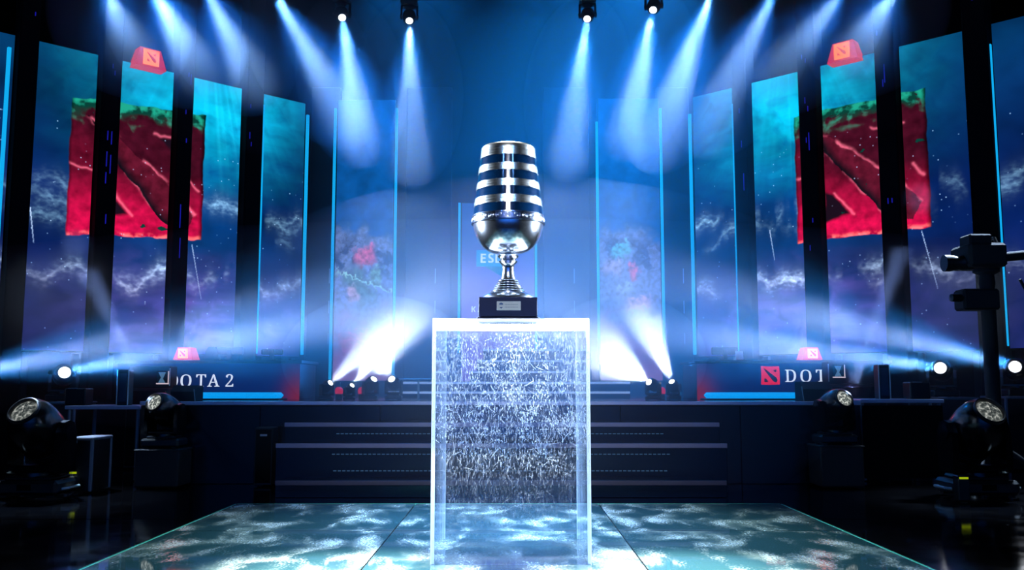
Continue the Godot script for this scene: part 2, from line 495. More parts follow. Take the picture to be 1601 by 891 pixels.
# ---------------------------------------------------------------- builders
# A moving-head light. Standing: p is the middle of its base. Hanging: p is the middle of its lens.
# Returns the middle of the lens.
func moving_head(called: String, p: Vector3, hang: bool, d: Vector3, k: float, lens: Material, label: String, group := "") -> Vector3:
	var dir := d.normalized()
	var base := p
	if hang: base = p - dir * 0.225 * k + Vector3.UP * 0.40 * k
	var t := thing(called, label, "stage light", base, group)
	var up := -1.0 if hang else 1.0
	var yaw := atan2(dir.x, dir.z)
	var flip := Basis(Vector3.BACK, PI) if hang else Basis()
	var big := k > 0.8
	# base
	var st := tool()
	add_box(st, Vector3(0, 0.06, 0) * k, Vector3(0.40, 0.09, 0.32) * k, Basis(), 0.02 * k)
	add_box(st, Vector3(0, 0.116, 0) * k, Vector3(0.30, 0.03, 0.26) * k, Basis(), 0.012 * k)
	for sx in [-1, 1]:
		for sz in [-1, 1]: add_box(st, Vector3(0.15 * sx, 0.0085, 0.11 * sz) * k, Vector3(0.05, 0.017, 0.05) * k, Basis(), 0.004 * k)
	part("base", st.commit(), M.black_plastic, t, T(Vector3.ZERO, flip))
	if big:
		part("control_display", box(Vector3(0.09, 0.035, 0.006), 0.002), M.dark_glass, t, T(Vector3(0, 0.065, 0.162)))
		for sx in [-1, 1]:
			part("carry_handle", tube([Vector3(0.2 * sx, 0.05, -0.09), Vector3(0.235 * sx, 0.055, -0.07), Vector3(0.235 * sx, 0.055, 0.07), Vector3(0.2 * sx, 0.05, 0.09)], 0.009), M.rim_metal, t)
	# yoke: two tapering arms on a turntable
	var yb := flip * Basis(Vector3.UP, yaw * up)
	var ys := tool()
	add_lathe(ys, [Vector2(0, 0.125), Vector2(0.13, 0.125), Vector2(0.13, 0.15), Vector2(0, 0.15)], 24)
	add_box(ys, Vector3(0, 0.165, 0), Vector3(0.40, 0.05, 0.13), Basis(), 0.015)
	for sx in [-1.0, 1.0]:
		var arm := PackedVector2Array()
		for q in [[-0.075, 0.15], [0.075, 0.15], [0.082, 0.28], [0.075, 0.40], [0.05, 0.46], [0.0, 0.475], [-0.05, 0.46], [-0.075, 0.40], [-0.082, 0.28]]: arm.append(Vector2(q[0], q[1]))
		var as_ := tool()
		add_prism(as_, arm, -0.022, 0.022)
		ys.append_from(as_.commit(), 0, Transform3D(Basis(Vector3.UP, PI / 2), Vector3(0.185 * sx, 0, 0)))
		add_lathe(ys, [Vector2(0, -0.012), Vector2(0.05, -0.01), Vector2(0.05, 0.008), Vector2(0, 0.012)], 16, Transform3D(Basis(Vector3.BACK, PI / 2), Vector3(0.21 * sx, 0.40, 0)))
	part("yoke", ys.commit(), M.black_gloss, t, T(Vector3.ZERO, yb.scaled(Vector3.ONE * k)))
	# head: egg-shaped shell with vents, bezel and lens
	var hb := along(dir)
	var piv := Vector3.UP * 0.40 * k * up
	var hx := T(piv, hb.scaled(Vector3.ONE * k))
	part("head", lathe([Vector2(0, -0.225), Vector2(0.06, -0.222), Vector2(0.105, -0.20), Vector2(0.136, -0.155), Vector2(0.153, -0.08), Vector2(0.160, 0.0), Vector2(0.157, 0.07), Vector2(0.145, 0.135), Vector2(0.124, 0.182), Vector2(0.100, 0.205), Vector2(0.0, 0.205)], 36), M.black_gloss, t, hx)
	var vs := tool()
	for i in 4:
		var yy := -0.165 + i * 0.025
		var rr: float = [0.131, 0.1425, 0.149, 0.1515][i]
		add_lathe(vs, [Vector2(rr - 0.01, yy - 0.004), Vector2(rr + 0.005, yy - 0.003), Vector2(rr + 0.005, yy + 0.003), Vector2(rr - 0.01, yy + 0.004)], 32)
	part("vent_rings", vs.commit(), M.black_plastic, t, hx)
	part("lens_bezel", lathe([Vector2(0.096, 0.195), Vector2(0.100, 0.208), Vector2(0.098, 0.225), Vector2(0.090, 0.228), Vector2(0.082, 0.216), Vector2(0.082, 0.2)], 32), M.black_plastic, t, hx)
	part("lens", lathe([Vector2(0.083, 0.206), Vector2(0.07, 0.213), Vector2(0.04, 0.221), Vector2(0.0, 0.224)], 28), lens, t, hx)
	if hang:
		part("clamp", tube([Vector3(0, -0.02, 0), Vector3(0, 0.16, 0)], 0.02), M.black_plastic, t)
	return base + piv + dir * 0.235 * k

func video_screen(label: String, where: Vector3, turn: float, w: float, bottom: float, top: float, pic: Texture2D, uv: Array, strips: Array, k := 1.0, group := "") -> Node3D:
	var t := thing("video_screen", label, "video screen", where, group)
	t.rotation.y = turn
	var h := top - bottom
	var cy := (top + bottom) / 2
	var foot := where.y
	part("cabinet", box(Vector3(w + 0.02, h + 0.02, 0.10), 0.006), M.black_matte, t, T(Vector3(0, cy - foot, -0.06)))
	part("display", face(w, h, uv[0], uv[1], uv[2], uv[3]), screen_mat(pic, k), t, T(Vector3(0, cy - foot, 0.0)))
	for sx in [-1, 1]: part("support_leg", box(Vector3(0.06, bottom - foot - 0.02, 0.06), 0.005), M.black_matte, t, T(Vector3((w / 2 - 0.06) * sx, (bottom - foot) / 2 - 0.01, -0.06)))
	for s in strips:
		part("light_strip", box(Vector3(0.034, s[2] - s[1], 0.03), 0.004), M.cyan, t, T(Vector3(s[0], (s[1] + s[2]) / 2 - foot, 0.03)))
	return t

func tower(label: String, a: Vector3, b: Vector3, top: float, dashes: Array, group := "black cloth towers between the screens") -> void:
	# a black upright slab from floor to top between the places a and b
	var mid := (a + b) / 2
	var d := b - a
	d.y = 0
	var t := thing("cloth_tower", label, "tower", Vector3(mid.x, -0.03, mid.z), group)
	t.rotation.y = atan2(-d.z, d.x)
	var w := d.length()
	part("cloth_cladding", box(Vector3(w, top + 0.03, 0.22), 0.01), M.cloth, t, T(Vector3(0, (top + 0.03) / 2, -0.03)))
	for q in dashes:
		part("led_dash", box(Vector3(0.009, q[2], 0.010), 0.002), M.violet_led, t, T(Vector3(q[0] * w, q[1], 0.084)))

func emblem_parts(t: Node3D, s: float, at_: Vector3, red: Material, dark: Material, plate := true) -> void:
	# square badge with a slanting bar and two chips
	var h := s / 2
	if plate:
		part("sign_plate", prism([Vector2(-h, -h * 0.97), Vector2(-h * 0.2, -h), Vector2(h * 0.98, -h * 0.95), Vector2(h, h * 0.2), Vector2(h * 0.96, h), Vector2(0, h * 0.96), Vector2(-h * 0.98, h), Vector2(-h * 0.95, 0)], 0, 0.006), red, t, T(at_))
	var z := 0.010
	part("sign_bar", prism([Vector2(-0.72, 0.70) * h, Vector2(-0.6, 0.72) * h, Vector2(0.62, -0.22) * h, Vector2(0.74, -0.5) * h, Vector2(0.58, -0.74) * h, Vector2(0.3, -0.62) * h], 0.003, z), dark, t, T(at_))
	part("sign_chip", prism([Vector2(0.30, 0.55) * h, Vector2(0.66, 0.66) * h, Vector2(0.62, 0.36) * h, Vector2(0.5, 0.34) * h], 0.003, z), dark, t, T(at_))
	part("sign_chip", prism([Vector2(-0.66, -0.34) * h, Vector2(-0.5, -0.3) * h, Vector2(-0.26, -0.62) * h, Vector2(-0.34, -0.7) * h, Vector2(-0.66, -0.68) * h], 0.003, z), dark, t, T(at_))

func letters(t: Node3D, word: String, xs: Array, base_y: float, z: float, cap: float, font: Font, m: Material, depth := 0.012) -> void:
	for i in word.length():
		if word[i] == " ": continue
		var tm := TextMesh.new()
		tm.font = font
		tm.text = word[i]
		tm.font_size = 64
		tm.pixel_size = cap / (64.0 * 0.714)
		tm.depth = depth
		tm.curve_step = 1.0
		tm.vertical_alignment = VERTICAL_ALIGNMENT_BOTTOM
		var am := ArrayMesh.new()
		am.add_surface_from_arrays(Mesh.PRIMITIVE_TRIANGLES, tm.get_mesh_arrays())
		var bb := am.get_aabb()
		part("sign_letter", am, m, t, T(Vector3(xs[i] - bb.get_center().x, base_y - bb.position.y - (0.0 if word[i] != "O" else cap * 0.02), z)))

func lantern(label: String, p: Vector3, turn: float, w: float, h: float, tilt := 0.0) -> void:
	var t := thing("emblem_lantern", label, "lantern", p, "red lit boxes with a square emblem")
	t.rotation.y = turn
	t.rotation.x = tilt
	var hw := w / 2
	var st := tool()
	# a body that narrows upwards
	var a := [Vector3(-hw, -h / 2, 0.1), Vector3(hw, -h / 2, 0.1), Vector3(hw, -h / 2, -0.1), Vector3(-hw, -h / 2, -0.1)]
	var b := [Vector3(-hw * 0.66, h / 2, 0.07), Vector3(hw * 0.66, h / 2, 0.07), Vector3(hw * 0.66, h / 2, -0.07), Vector3(-hw * 0.66, h / 2, -0.07)]
	for i in 4:
		var j := (i + 1) % 4
		var n: Vector3 = (a[i] + a[j]).normalized()
		n.y = 0.2
		tri(st, a[i], a[j], b[j], n.normalized())
		tri(st, a[i], b[j], b[i], n.normalized())
	tri(st, a[0], a[1], a[2], Vector3.DOWN)
	tri(st, a[0], a[2], a[3], Vector3.DOWN)
	tri(st, b[0], b[1], b[2], Vector3.UP)
	tri(st, b[0], b[2], b[3], Vector3.UP)
	part("lamp_body", st.commit(), M.lantern_red, t)
	var s := h * 0.78
	part("lit_plate", box(Vector3(s, s, 0.012), 0.002), M.lantern_hot, t, T(Vector3(0, 0, 0.098)))
	emblem_parts(t, s * 0.8, Vector3(0, 0, 0.103), M.lantern_hot, M.lantern_red, false)
	var o := OmniLight3D.new()
	o.name = numbered("lantern_light")
	add_child(o)
	o.position = p + Vector3(sin(turn), 0, cos(turn)) * 0.22
	o.light_energy = 0.02
	o.light_color = Color(1, 0.12, 0.06)
	o.light_size = 0.08
	o.omni_attenuation = 2.0
	o.omni_range = 20.0
	o.shadow_enabled = true

func road_case(label: String, p: Vector3, s: Vector3, group := "") -> Node3D:
	var t := thing("road_case", label, "case", p, group)
	part("body", box(s - Vector3(0.012, 0, 0.012), 0.006), M.black_plastic, t, T(Vector3(0, s.y / 2, 0)))
	for sx in [-1, 1]:
		for sz in [-1, 1]:
			part("edge_profile", box(Vector3(0.022, s.y, 0.022), 0.005), M.edge_metal, t, T(Vector3((s.x / 2 - 0.009) * sx, s.y / 2, (s.z / 2 - 0.009) * sz)))
	part("lid", box(Vector3(s.x + 0.004, 0.022, s.z + 0.004), 0.006), M.edge_metal, t, T(Vector3(0, s.y - 0.008, 0)))
	return t

func monitor(called: String, label: String, p: Vector3, turn: float, w: float, h: float, lit: Material = null, group := "") -> Node3D:
	# stands on p; its screen faces away from the hall unless lit is given
	var t := thing(called, label, "monitor", p, group)
	t.rotation.y = turn
	part("foot", box(Vector3(w * 0.5, 0.012, 0.12), 0.004), M.black_plastic, t, T(Vector3(0, 0.006, 0)))
	part("neck", box(Vector3(0.04, 0.10, 0.025), 0.004), M.black_plastic, t, T(Vector3(0, 0.06, -0.02)))
	part("housing", box(Vector3(w, h, 0.035), 0.008), M.black_plastic, t, T(Vector3(0, 0.06 + h / 2, 0)))
	part("screen", box(Vector3(w - 0.03, h - 0.03, 0.004), 0.001), lit if lit else M.dark_glass, t, T(Vector3(0, 0.06 + h / 2, 0.018)))
	return t

# ---------------------------------------------------------------- the scene
func _ready() -> void:
	rng.seed = 7
	# camera
	var cam := Camera3D.new()
	cam.name = "camera"
	add_child(cam)
	cam.position = Vector3(0, EYE, 0)
	cam.rotation_degrees.x = PITCH
	cam.fov = rad_to_deg(2.0 * atan(445.5 / F))
	cam.near = 0.05
	cam.far = 80.0
	cam.current = true
	# sky: none, a dark hall
	var we := WorldEnvironment.new()
	we.name = "world_environment"
	var env := Environment.new()
	env.background_mode = Environment.BG_COLOR
	env.background_color = Color(0, 0, 0)
	env.tonemap_mode = Environment.TONE_MAPPER_LINEAR
	env.tonemap_exposure = 1.0
	env.sdfgi_enabled = true
	env.ssao_enabled = true
	env.ssil_enabled = true
	env.volumetric_fog_enabled = true
	env.volumetric_fog_density = 0.0
	we.environment = env
	add_child(we)
	# large lights: blue washes into the haze, cold key lights on the case, added rim, front and hall lights
	var ice := Color(0.80, 0.88, 1.0)
	var blue := Color(0.08, 0.54, 1.0)
	for q in [[-1.8, 6.9, -10.9, 0.4, 0.6, -10.0, 42.0], [2.0, 6.9, -10.9, 0.5, 0.6, -10.0, 135.0], [0.5, 6.9, -12.2, 0.5, 0.6, -9.6, 75.0]]:
		spot(Vector3(q[0], q[1], q[2]), Vector3(q[3] - q[0], q[4] - q[1], q[5] - q[2]), q[6], 30.0, blue, 0.12, 1.0)
	# wash from low behind the middle of the stage
	spot(Vector3(0.5, 0.9, -12.6), Vector3(0.25, 0.55, 3.0), 110.0, 38.0, Color(0.14, 0.54, 1.0), 0.15, 1.0)
	# down-lights on the case and its platform
	spot(Vector3(0.1, 5.4, -5.0), Vector3(-0.12, -4.4, 1.22), 330.0, 6.0, Color(1.0, 0.99, 0.96), 0.10, 1.0)
	for sx in [-1.0, 1.0]:
		spot(Vector3(0.62 * sx, 5.5, -3.42), Vector3(0, -5.5, 0.02), 680.0, 6.0, Color(1.0, 0.99, 0.95), 0.10, 1.0)
	spot(Vector3(0.5, 3.6, -7.4), Vector3(-0.5, -3.0, 3.6), 330.0, 4.2, Color(0.92, 0.97, 1.0), 0.08, 1.0)  # added back light that makes the scratches glow
	spot(Vector3(0.0, 5.6, -5.6), Vector3(0.0, -5.6, 1.5), 125.0, 20.0, Color(0.86, 0.97, 1.0), 0.10, 1.0)
	# added rim lights on the trophy from both sides, without fixtures
	for sx in [-1.0, 1.0]:
		spot(Vector3(3.2 * sx, 3.6, -5.6), Vector3(-3.2 * sx, -2.4, 1.9), 150.0, 6.0, ice, 0.25, 0.6)
		spot(Vector3(4.4 * sx, 2.2, -4.9), Vector3(-4.4 * sx, -1.0, 1.15), 170.0, 5.0, ice, 0.30, 0.6)
		spot(Vector3(4.6 * sx, 0.9, -4.6), Vector3(-4.6 * sx, 0.3, 0.85), 110.0, 4.0, ice, 0.30, 0.6)
		# added backlight on the big heads by the floor's edge
		spot(Vector3(4.6 * sx, 5.0, -8.3), Vector3(-1.5 * sx, -4.7, 2.3), 130.0, 9.0, Color(0.75, 0.86, 1.0), 0.10, 0.8)
		spot(Vector3(2.4 * sx, 5.4, 3.0), Vector3(-1.2 * sx, -4.6, -10.0), 3.5, 26.0, Color(0.45, 0.70, 1.0), 0.12, 1.0)  # added dim fill from the front over the dark gear
		# unseen front-of-house lights, added for the silver hoops to reflect
		spot(Vector3(0.35 * sx, 4.6, 3.2), Vector3(-0.35 * sx, -3.4, -7.0), 18.0, 10.0, Color(1, 0.94, 0.88) if sx < 0 else Color(0.86, 0.93, 1.0), 0.35, 1.0)
		# added blue light on the hall, for the trophy to reflect
		spot(Vector3(2.4 * sx, 6.0, -3.0), Vector3(-1.0 * sx, -3.4, 9.0), 420.0, 34.0, Color(0.10, 0.50, 1.0), 0.12, 1.0)
	materials()
	room()
	screens()
	stage()
	desks()
	glass_floor()
	acrylic_case()
	trophy()
	beams()
	floor_gear()
	haze_banks()

func materials() -> void:
	M.black_matte = mat(Color(0.03, 0.03, 0.035), 0.8)
	M.cloth = mat(Color(0.028, 0.03, 0.038), 0.95, 0.0, 0.2)
	M.cloth.rim_enabled = true
	M.cloth.rim = 0.15
	M.black_plastic = mat(Color(0.04, 0.042, 0.048), 0.45)
	M.black_plastic.roughness_texture = grain(11, 0.05, Color(0.7, 0.7, 0.7), Color(1, 1, 1))
	M.black_gloss = mat(Color(0.025, 0.026, 0.03), 0.22)
	M.rim_metal = mat(Color(0.70, 0.74, 0.70), 0.4, 0.3)
	M.edge_metal = mat(Color(0.40, 0.42, 0.46), 0.45, 0.2)
	M.dark_glass = mat(Color(0.012, 0.013, 0.016), 0.06)
	M.cyan = glow(Color(0.06, 0.68, 0.95), 1.0)
	M.violet_led = glow(Color(0.14, 0.14, 0.85), 0.45)
	M.lantern_red = glow(Color(0.86, 0.12, 0.0), 1.0)
	M.lantern_hot = glow(Color(1.0, 0.50, 0.06), 2.0)
	M.white_lamp = glow(Color(0.95, 0.97, 1.0), 6.0)
	M.dim_white = glow(Color(0.75, 0.82, 1.0), 0.9)
	M.sign_red = glow(Color(0.90, 0.02, 0.20), 0.9)
	M.sign_dark = mat(Color(0.03, 0.012, 0.05), 0.5)
	M.sign_white = glow(Color(0.88, 0.92, 1.0), 0.95)
	M.chrome = mat(Color(0.93, 0.95, 0.97), 0.17, 1.0)
	M.satin = mat(Color(0.86, 0.87, 0.84), 0.26, 1.0)
	M.satin.roughness_texture = grain(21, 0.02, Color(0.75, 0.75, 0.75), Color(1, 1, 1))
	M.blue_gloss = mat(Color(0.02, 0.15, 0.27), 0.10, 0.3, 0.8)

func room() -> void:
	var wallm := mat(Color(0.022, 0.024, 0.03), 0.9, 0.0, 0.2)
	struct("wall_back", box(Vector3(18.6, 8.3, 0.3), 0.0), wallm, T(Vector3(0, 4.0, -16.65)))
	var hallm := mat(Color(0.36, 0.37, 0.40), 0.9, 0.0, 0.2)
	struct("wall_front", box(Vector3(18.6, 8.3, 0.3), 0.0), hallm, T(Vector3(0, 4.0, 6.15)))
	struct("wall_left", box(Vector3(0.3, 8.3, 22.6), 0.0), wallm, T(Vector3(-9.15, 4.0, -5.25)))
	struct("wall_right", box(Vector3(0.3, 8.3, 22.6), 0.0), wallm, T(Vector3(9.15, 4.0, -5.25)))
	struct("ceiling", box(Vector3(18.6, 0.3, 23.0), 0.0), wallm, T(Vector3(0, 8.15, -5.25)))
	var slab := struct("floor", box(Vector3(18.6, 0.2, 23.0), 0.0), M.black_matte, T(Vector3(0, -0.15, -5.25)))
	var fm := mat(Color(0.030, 0.032, 0.040), 0.12)
	fm.roughness_texture = grain(31, 0.02, Color(0.45, 0.45, 0.45), Color(1, 1, 1), 0.2, 0.8)
	fm.uv1_triplanar = true
	fm.uv1_scale = Vector3(0.6, 0.6, 0.6)
	var st := box(Vector3(1.994, 0.02, 1.994), 0.003)
	for i in range(-4, 5):
		for j in range(0, 5):
			part("floor_panel", st, fm, slab, T(Vector3(i * 2.0, 0.11, 5.25 - 0.0 - 2.0 - j * 2.0)))

func screens() -> void:
	# the two slanting video walls: left from near (A) to far (D), right from far to near
	var la := Vector3(-4.789, 0, -9.05)
	var lb := Vector3(-2.613, 0, -11.08)
	var ra := Vector3(2.809, 0, -10.55)
	var rb := Vector3(4.492, 0, -8.976)
	var ld := (lb - la).normalized()
	var rd := (rb - ra).normalized()
	var lt := atan2(-ld.z, ld.x)
	var rt := atan2(-rd.z, rd.x)
	var lpic := wall_picture(-1.75, 2.15, 0.70, 5)
	var rpic := wall_picture(-2.15, 2.35, -0.75, 9)
	var names_l := [
		["sliver of video screen with a cyan strip at the frame's edge, opposite the broadcast camera", -0.70, -0.215, [0.19]],
		["video screen showing the emblem's end beside navy water, farthest from the banner with rose patch", -0.005, 0.585, []],
		["video screen below the red lantern, emblem's centre over a falling streak, lone 2 desk side", 0.81, 1.40, []],
		["video screen with the emblem's mossy end beside bright foam, behind the dark chair top", 1.605, 2.215, []],
		["slim ocean video screen between two cyan strips, nearest the banner with rose patch", 2.50, 3.06, [-0.30, 0.30]]]
	for q in names_l:
		var s0: float = q[1]
		var s1: float = q[2]
		var mid := la + ld * (s0 + s1) / 2
		var strips := []
		for x in q[3]: strips.append([x, 1.05, 4.0])
		video_screen(q[0], Vector3(mid.x, -0.03, mid.z), lt, s1 - s0, 1.03, 4.144, lpic, [(s0 - 1.06 + 1.75) / 3.9, (s1 - 1.06 + 1.75) / 3.9, 0.0175, 0.99], strips, 1.2, "video screens of the slanting walls")
	var names_r := [
		["slim ocean video screen between two cyan strips, nearest the banner with teal patch", -0.80, -0.26, [-0.30, 0.30]],
		["video screen with turquoise top and foam, just above the desk with the red emblem", 0.0, 0.61, []],
		["video screen below the red lantern with the emblem's groove, red-emblem desk side", 0.845, 1.47, []],
		["video screen with the emblem's torn green corner, behind the broadcast camera", 1.705, 2.345, []],
		["dark video screen with one cyan strip at the frame's edge, behind the boom arm", 2.60, 3.40, [-0.42]]]
	for q in names_r:
		var s0: float = q[1]
		var s1: float = q[2]
		var mid := ra + rd * (s0 + s1) / 2
		var strips := []
		for x in q[3]: strips.append([x, 1.05, 4.0])
		video_screen(q[0], Vector3(mid.x, -0.03, mid.z), rt, s1 - s0, 1.03, 4.209, rpic, [(s0 - 1.22 + 2.15) / 4.5, (s1 - 1.22 + 2.15) / 4.5, 0.0, 0.99], strips, 1.2, "video screens of the slanting walls")
	# screens light what is in front of them
	for q in [[la, ld, lt, 0.29, Color(0.10, 0.25, 0.75)], [la, ld, lt, 1.1, Color(0.30, 0.3, 0.8)], [la, ld, lt, 1.9, Color(0.15, 0.5, 0.95)], [ra, rd, rt, 0.3, Color(0.15, 0.5, 0.95)], [ra, rd, rt, 1.15, Color(0.30, 0.3, 0.8)], [ra, rd, rt, 2.0, Color(0.10, 0.25, 0.75)]]:
		var p: Vector3 = q[0] + q[1] * q[3]
		area(Vector3(p.x, 2.6, p.z) + Vector3(sin(q[2]), 0, cos(q[2])) * 0.06, Basis(Vector3.UP, q[2] + PI), Vector2(0.6, 3.0), 0.04, q[4])
	# banner screens and the middle screen
	var bl := banner_picture(41, [[0.52, 0.565, 0.20, 0.17, 0.3, Color(0.62, 0.07, 0.17)], [0.45, 0.68, 0.22, 0.42, 0.5, Color(0.06, 0.15, 0.11)], [0.72, 0.635, 0.12, 0.16, -0.3, Color(0.14, 0.30, 0.20)], [0.3, 0.70, 0.10, 0.16, 0.2, Color(0.45, 0.28, 0.36)], [0.5, 0.655, 0.62, 0.03, -0.32, Color(0.30, 0.62, 0.50)], [0.35, 0.87, 0.3, 0.2, 0.2, Color(0.32, 0.03, 0.14)]])
	var br := banner_picture(57, [[0.36, 0.545, 0.17, 0.13, 0.4, Color(0.09, 0.42, 0.50)], [0.20, 0.605, 0.16, 0.13, -0.2, Color(0.34, 0.30, 0.50)], [0.56, 0.625, 0.09, 0.15, 0.15, Color(0.60, 0.10, 0.20)], [0.62, 0.735, 0.24, 0.11, 0.1, Color(0.48, 0.28, 0.46)], [0.42, 0.68, 0.1, 0.12, 0.7, Color(0.22, 0.32, 0.55)]])
	video_screen("tall banner screen with a rose patch above olive tones, between two cyan strips", Vector3(-1.901, 0.58, -11.8), 0.0, 0.74, 0.75, 4.40, bl, [0, 1, 0, 1], [[-0.40, 0.72, 4.28], [0.40, 0.72, 4.28]], 1.0, "tall banner screens")
	video_screen("tall banner screen with teal, red and lilac patches, between two cyan strips", Vector3(1.517, 0.58, -11.8), 0.0, 0.78, 0.75, 4.42, br, [0, 1, 0, 1], [[-0.415, 0.95, 4.10], [0.415, 0.90, 4.28]], 1.0, "tall banner screens")
	area(Vector3(-1.901, 2.6, -11.74), Basis(Vector3.UP, PI), Vector2(0.7, 3.4), 0.05, Color(0.15, 0.35, 0.9))
	area(Vector3(1.517, 2.6, -11.74), Basis(Vector3.UP, PI), Vector2(0.7, 3.4), 0.05, Color(0.15, 0.35, 0.9))
	# the middle screen: violet, with a cyan badge and its lettering
	var im := Image.create(64, 128, false, Image.FORMAT_RGB8)
	for j in 128:
		for i in 64:
			im.set_pixel(i, j, Color(0.02, 0.10, 0.36).lerp(Color(0.20, 0.12, 0.50), smooth(0.15, 0.6, j / 128.0)).linear_to_srgb())
	var t := video_screen("violet middle screen with a cyan badge and white lettering, behind the silver trophy", Vector3(-0.202, 0.58, -13.2), 0.0, 1.04, 0.75, 3.31, ImageTexture.create_from_image(im), [0, 1, 0, 1], [[-0.555, 1.15, 3.31], [0.545, 1.15, 3.31]])
	var sans := SystemFont.new()
	sans.font_names = PackedStringArray(["Droid Sans"])
	sans.font_weight = 700
	var thin := SystemFont.new()
	thin.font_names = PackedStringArray(["Droid Sans"])
	var by := func(py: float) -> float: return at(780, py, 13.2).y - 0.58
	part("badge_plate", box(Vector3(0.42, 0.24, 0.01), 0.03), glow(Color(0.10, 0.62, 0.85), 0.9), t, T(Vector3(-0.10, by.call(404), 0.008)))
	letters(t, "ESL", [-0.21, -0.10, 0.0], by.call(411), 0.014, 0.13, sans, M.sign_white, 0.006)
	part("swoosh", prism([Vector2(-0.22, 0.12), Vector2(0.10, 0.10), Vector2(0.16, -0.14), Vector2(0.02, -0.02)], 0, 0.006), glow(Color(0.05, 0.50, 0.62), 0.7), t, T(Vector3(0, by.call(428), 0.006)))
	letters(t, "KATOWICE", [-0.345, -0.250, -0.160, -0.055, 0.055, 0.125, 0.19, 0.275], by.call(488), 0.006, 0.082, sans, M.sign_white, 0.006)
	var soft := glow(Color(0.65, 0.60, 0.9), 0.5)
	letters(t, "presented", [-0.33, -0.295, -0.255, -0.215, -0.175, -0.135, -0.10, -0.065, -0.025], by.call(462), 0.006, 0.05, thin, soft, 0.004)
	# black towers between the screens
	var ds := func(list: Array) -> Array: return list
	var L := func(s: float) -> Vector3: return la + ld * s + Vector3(ld.z, 0, -ld.x) * -0.04
	var R := func(s: float) -> Vector3: return ra + rd * s + Vector3(rd.z, 0, -rd.x) * -0.04
	tower("wide black cloth tower beside the screen with the emblem's torn end, away from the lantern", L.call(-0.20), L.call(-0.02), 6.0, ds.call([[0.2, 4.4, 0.04]]))
	tower("black cloth tower crossing the emblem, dotted with small violet lights, at the lantern's outer side", L.call(0.60), L.call(0.80), 6.0, ds.call([[0.0, 4.05, 0.05], [0.12, 3.98, 0.05], [-0.1, 3.3, 0.10], [0.1, 3.28, 0.14], [-0.1, 3.05, 0.16], [0.1, 3.0, 0.2], [-0.1, 2.85, 0.12], [0.0, 2.42, 0.10]]))
	tower("black cloth tower crossing the emblem's end with few violet lights, between lantern and foam", L.call(1.415), L.call(1.59), 6.0, ds.call([[0.1, 4.15, 0.05], [0.25, 4.1, 0.12], [0.0, 3.72, 0.05], [0.1, 3.4, 0.05], [-0.1, 2.55, 0.26], [-0.05, 2.2, 0.22]]))
	tower("broad black cloth tower between the foam screen and the slim ocean screen", L.call(2.23), L.call(2.44), 6.0, ds.call([[-0.3, 3.95, 0.05], [-0.3, 3.6, 0.08], [-0.2, 3.5, 0.05]]))
	tower("broad black cloth tower between the slim ocean screen and the turquoise-topped screen", R.call(-0.19), R.call(-0.015), 6.0, ds.call([[0.0, 3.9, 0.06], [0.1, 3.5, 0.08], [0.2, 3.05, 0.2]]))
	tower("black cloth tower with scattered violet dashes, at the lantern's inner side beside turquoise water", R.call(0.625), R.call(0.83), 6.0, ds.call([[-0.2, 4.35, 0.05], [0.0, 4.3, 0.05], [-0.1, 3.85, 0.07], [0.05, 3.75, 0.06], [-0.1, 3.4, 0.06], [0.05, 3.38, 0.2], [0.1, 2.5, 0.05], [-0.1, 2.2, 0.06]]))
	tower("black cloth tower crossing the emblem's groove, near the screen behind the camera", R.call(1.485), R.call(1.69), 6.0, ds.call([[-0.3, 4.4, 0.05], [0.0, 3.95, 0.2], [-0.1, 3.85, 0.08], [0.1, 2.6, 0.05], [-0.1, 2.6, 0.06]]))
	tower("wide black cloth tower directly behind the broadcast camera", R.call(2.36), R.call(2.585), 6.0, ds.call([[0.0, 4.5, 0.04]]))
	# dark flats that close the gaps round the banner screens
	for q in [[-2.75, -2.35, "tall dark blue flat between the slim screen and the rose-patched banner screen"], [-1.44, -0.82, "tall dark blue flat between the rose-patched banner screen and the middle screen"], [0.42, 1.05, "tall dark blue flat between the middle screen and the teal-patched banner screen"], [1.98, 2.42, "tall dark blue flat between the teal-patched banner screen and its slim neighbour"]]:
		var ft := thing("scenic_flat", q[2], "flat", Vector3((q[0] + q[1]) / 2, 0.56, -12.4), "dark flats behind the banner screens")
		part("panel", box(Vector3(q[1] - q[0], 4.2, 0.08), 0.01), M.flat_blue if M.has("flat_blue") else mat(Color(0.06, 0.10, 0.16), 0.8), ft, T(Vector3(0, 2.1, 0)))
		for k in 3:
			part("printed_mark", box(Vector3(0.012, 0.14 + 0.03 * k, 0.003), 0.0), mat(Color(0.5, 0.58, 0.7), 0.7), ft, T(Vector3(0.10, 0.75 + k * 0.42, 0.042)))
	# lanterns
	lantern("red lit box hanging above the video screens on the lone 2 desk's side", at(231, 94, 9.75), lt, 0.34, 0.22)
	lantern("red lit box hanging above the video screens on the broadcast camera's side", at(1322, 83, 9.72), rt, 0.34, 0.22)

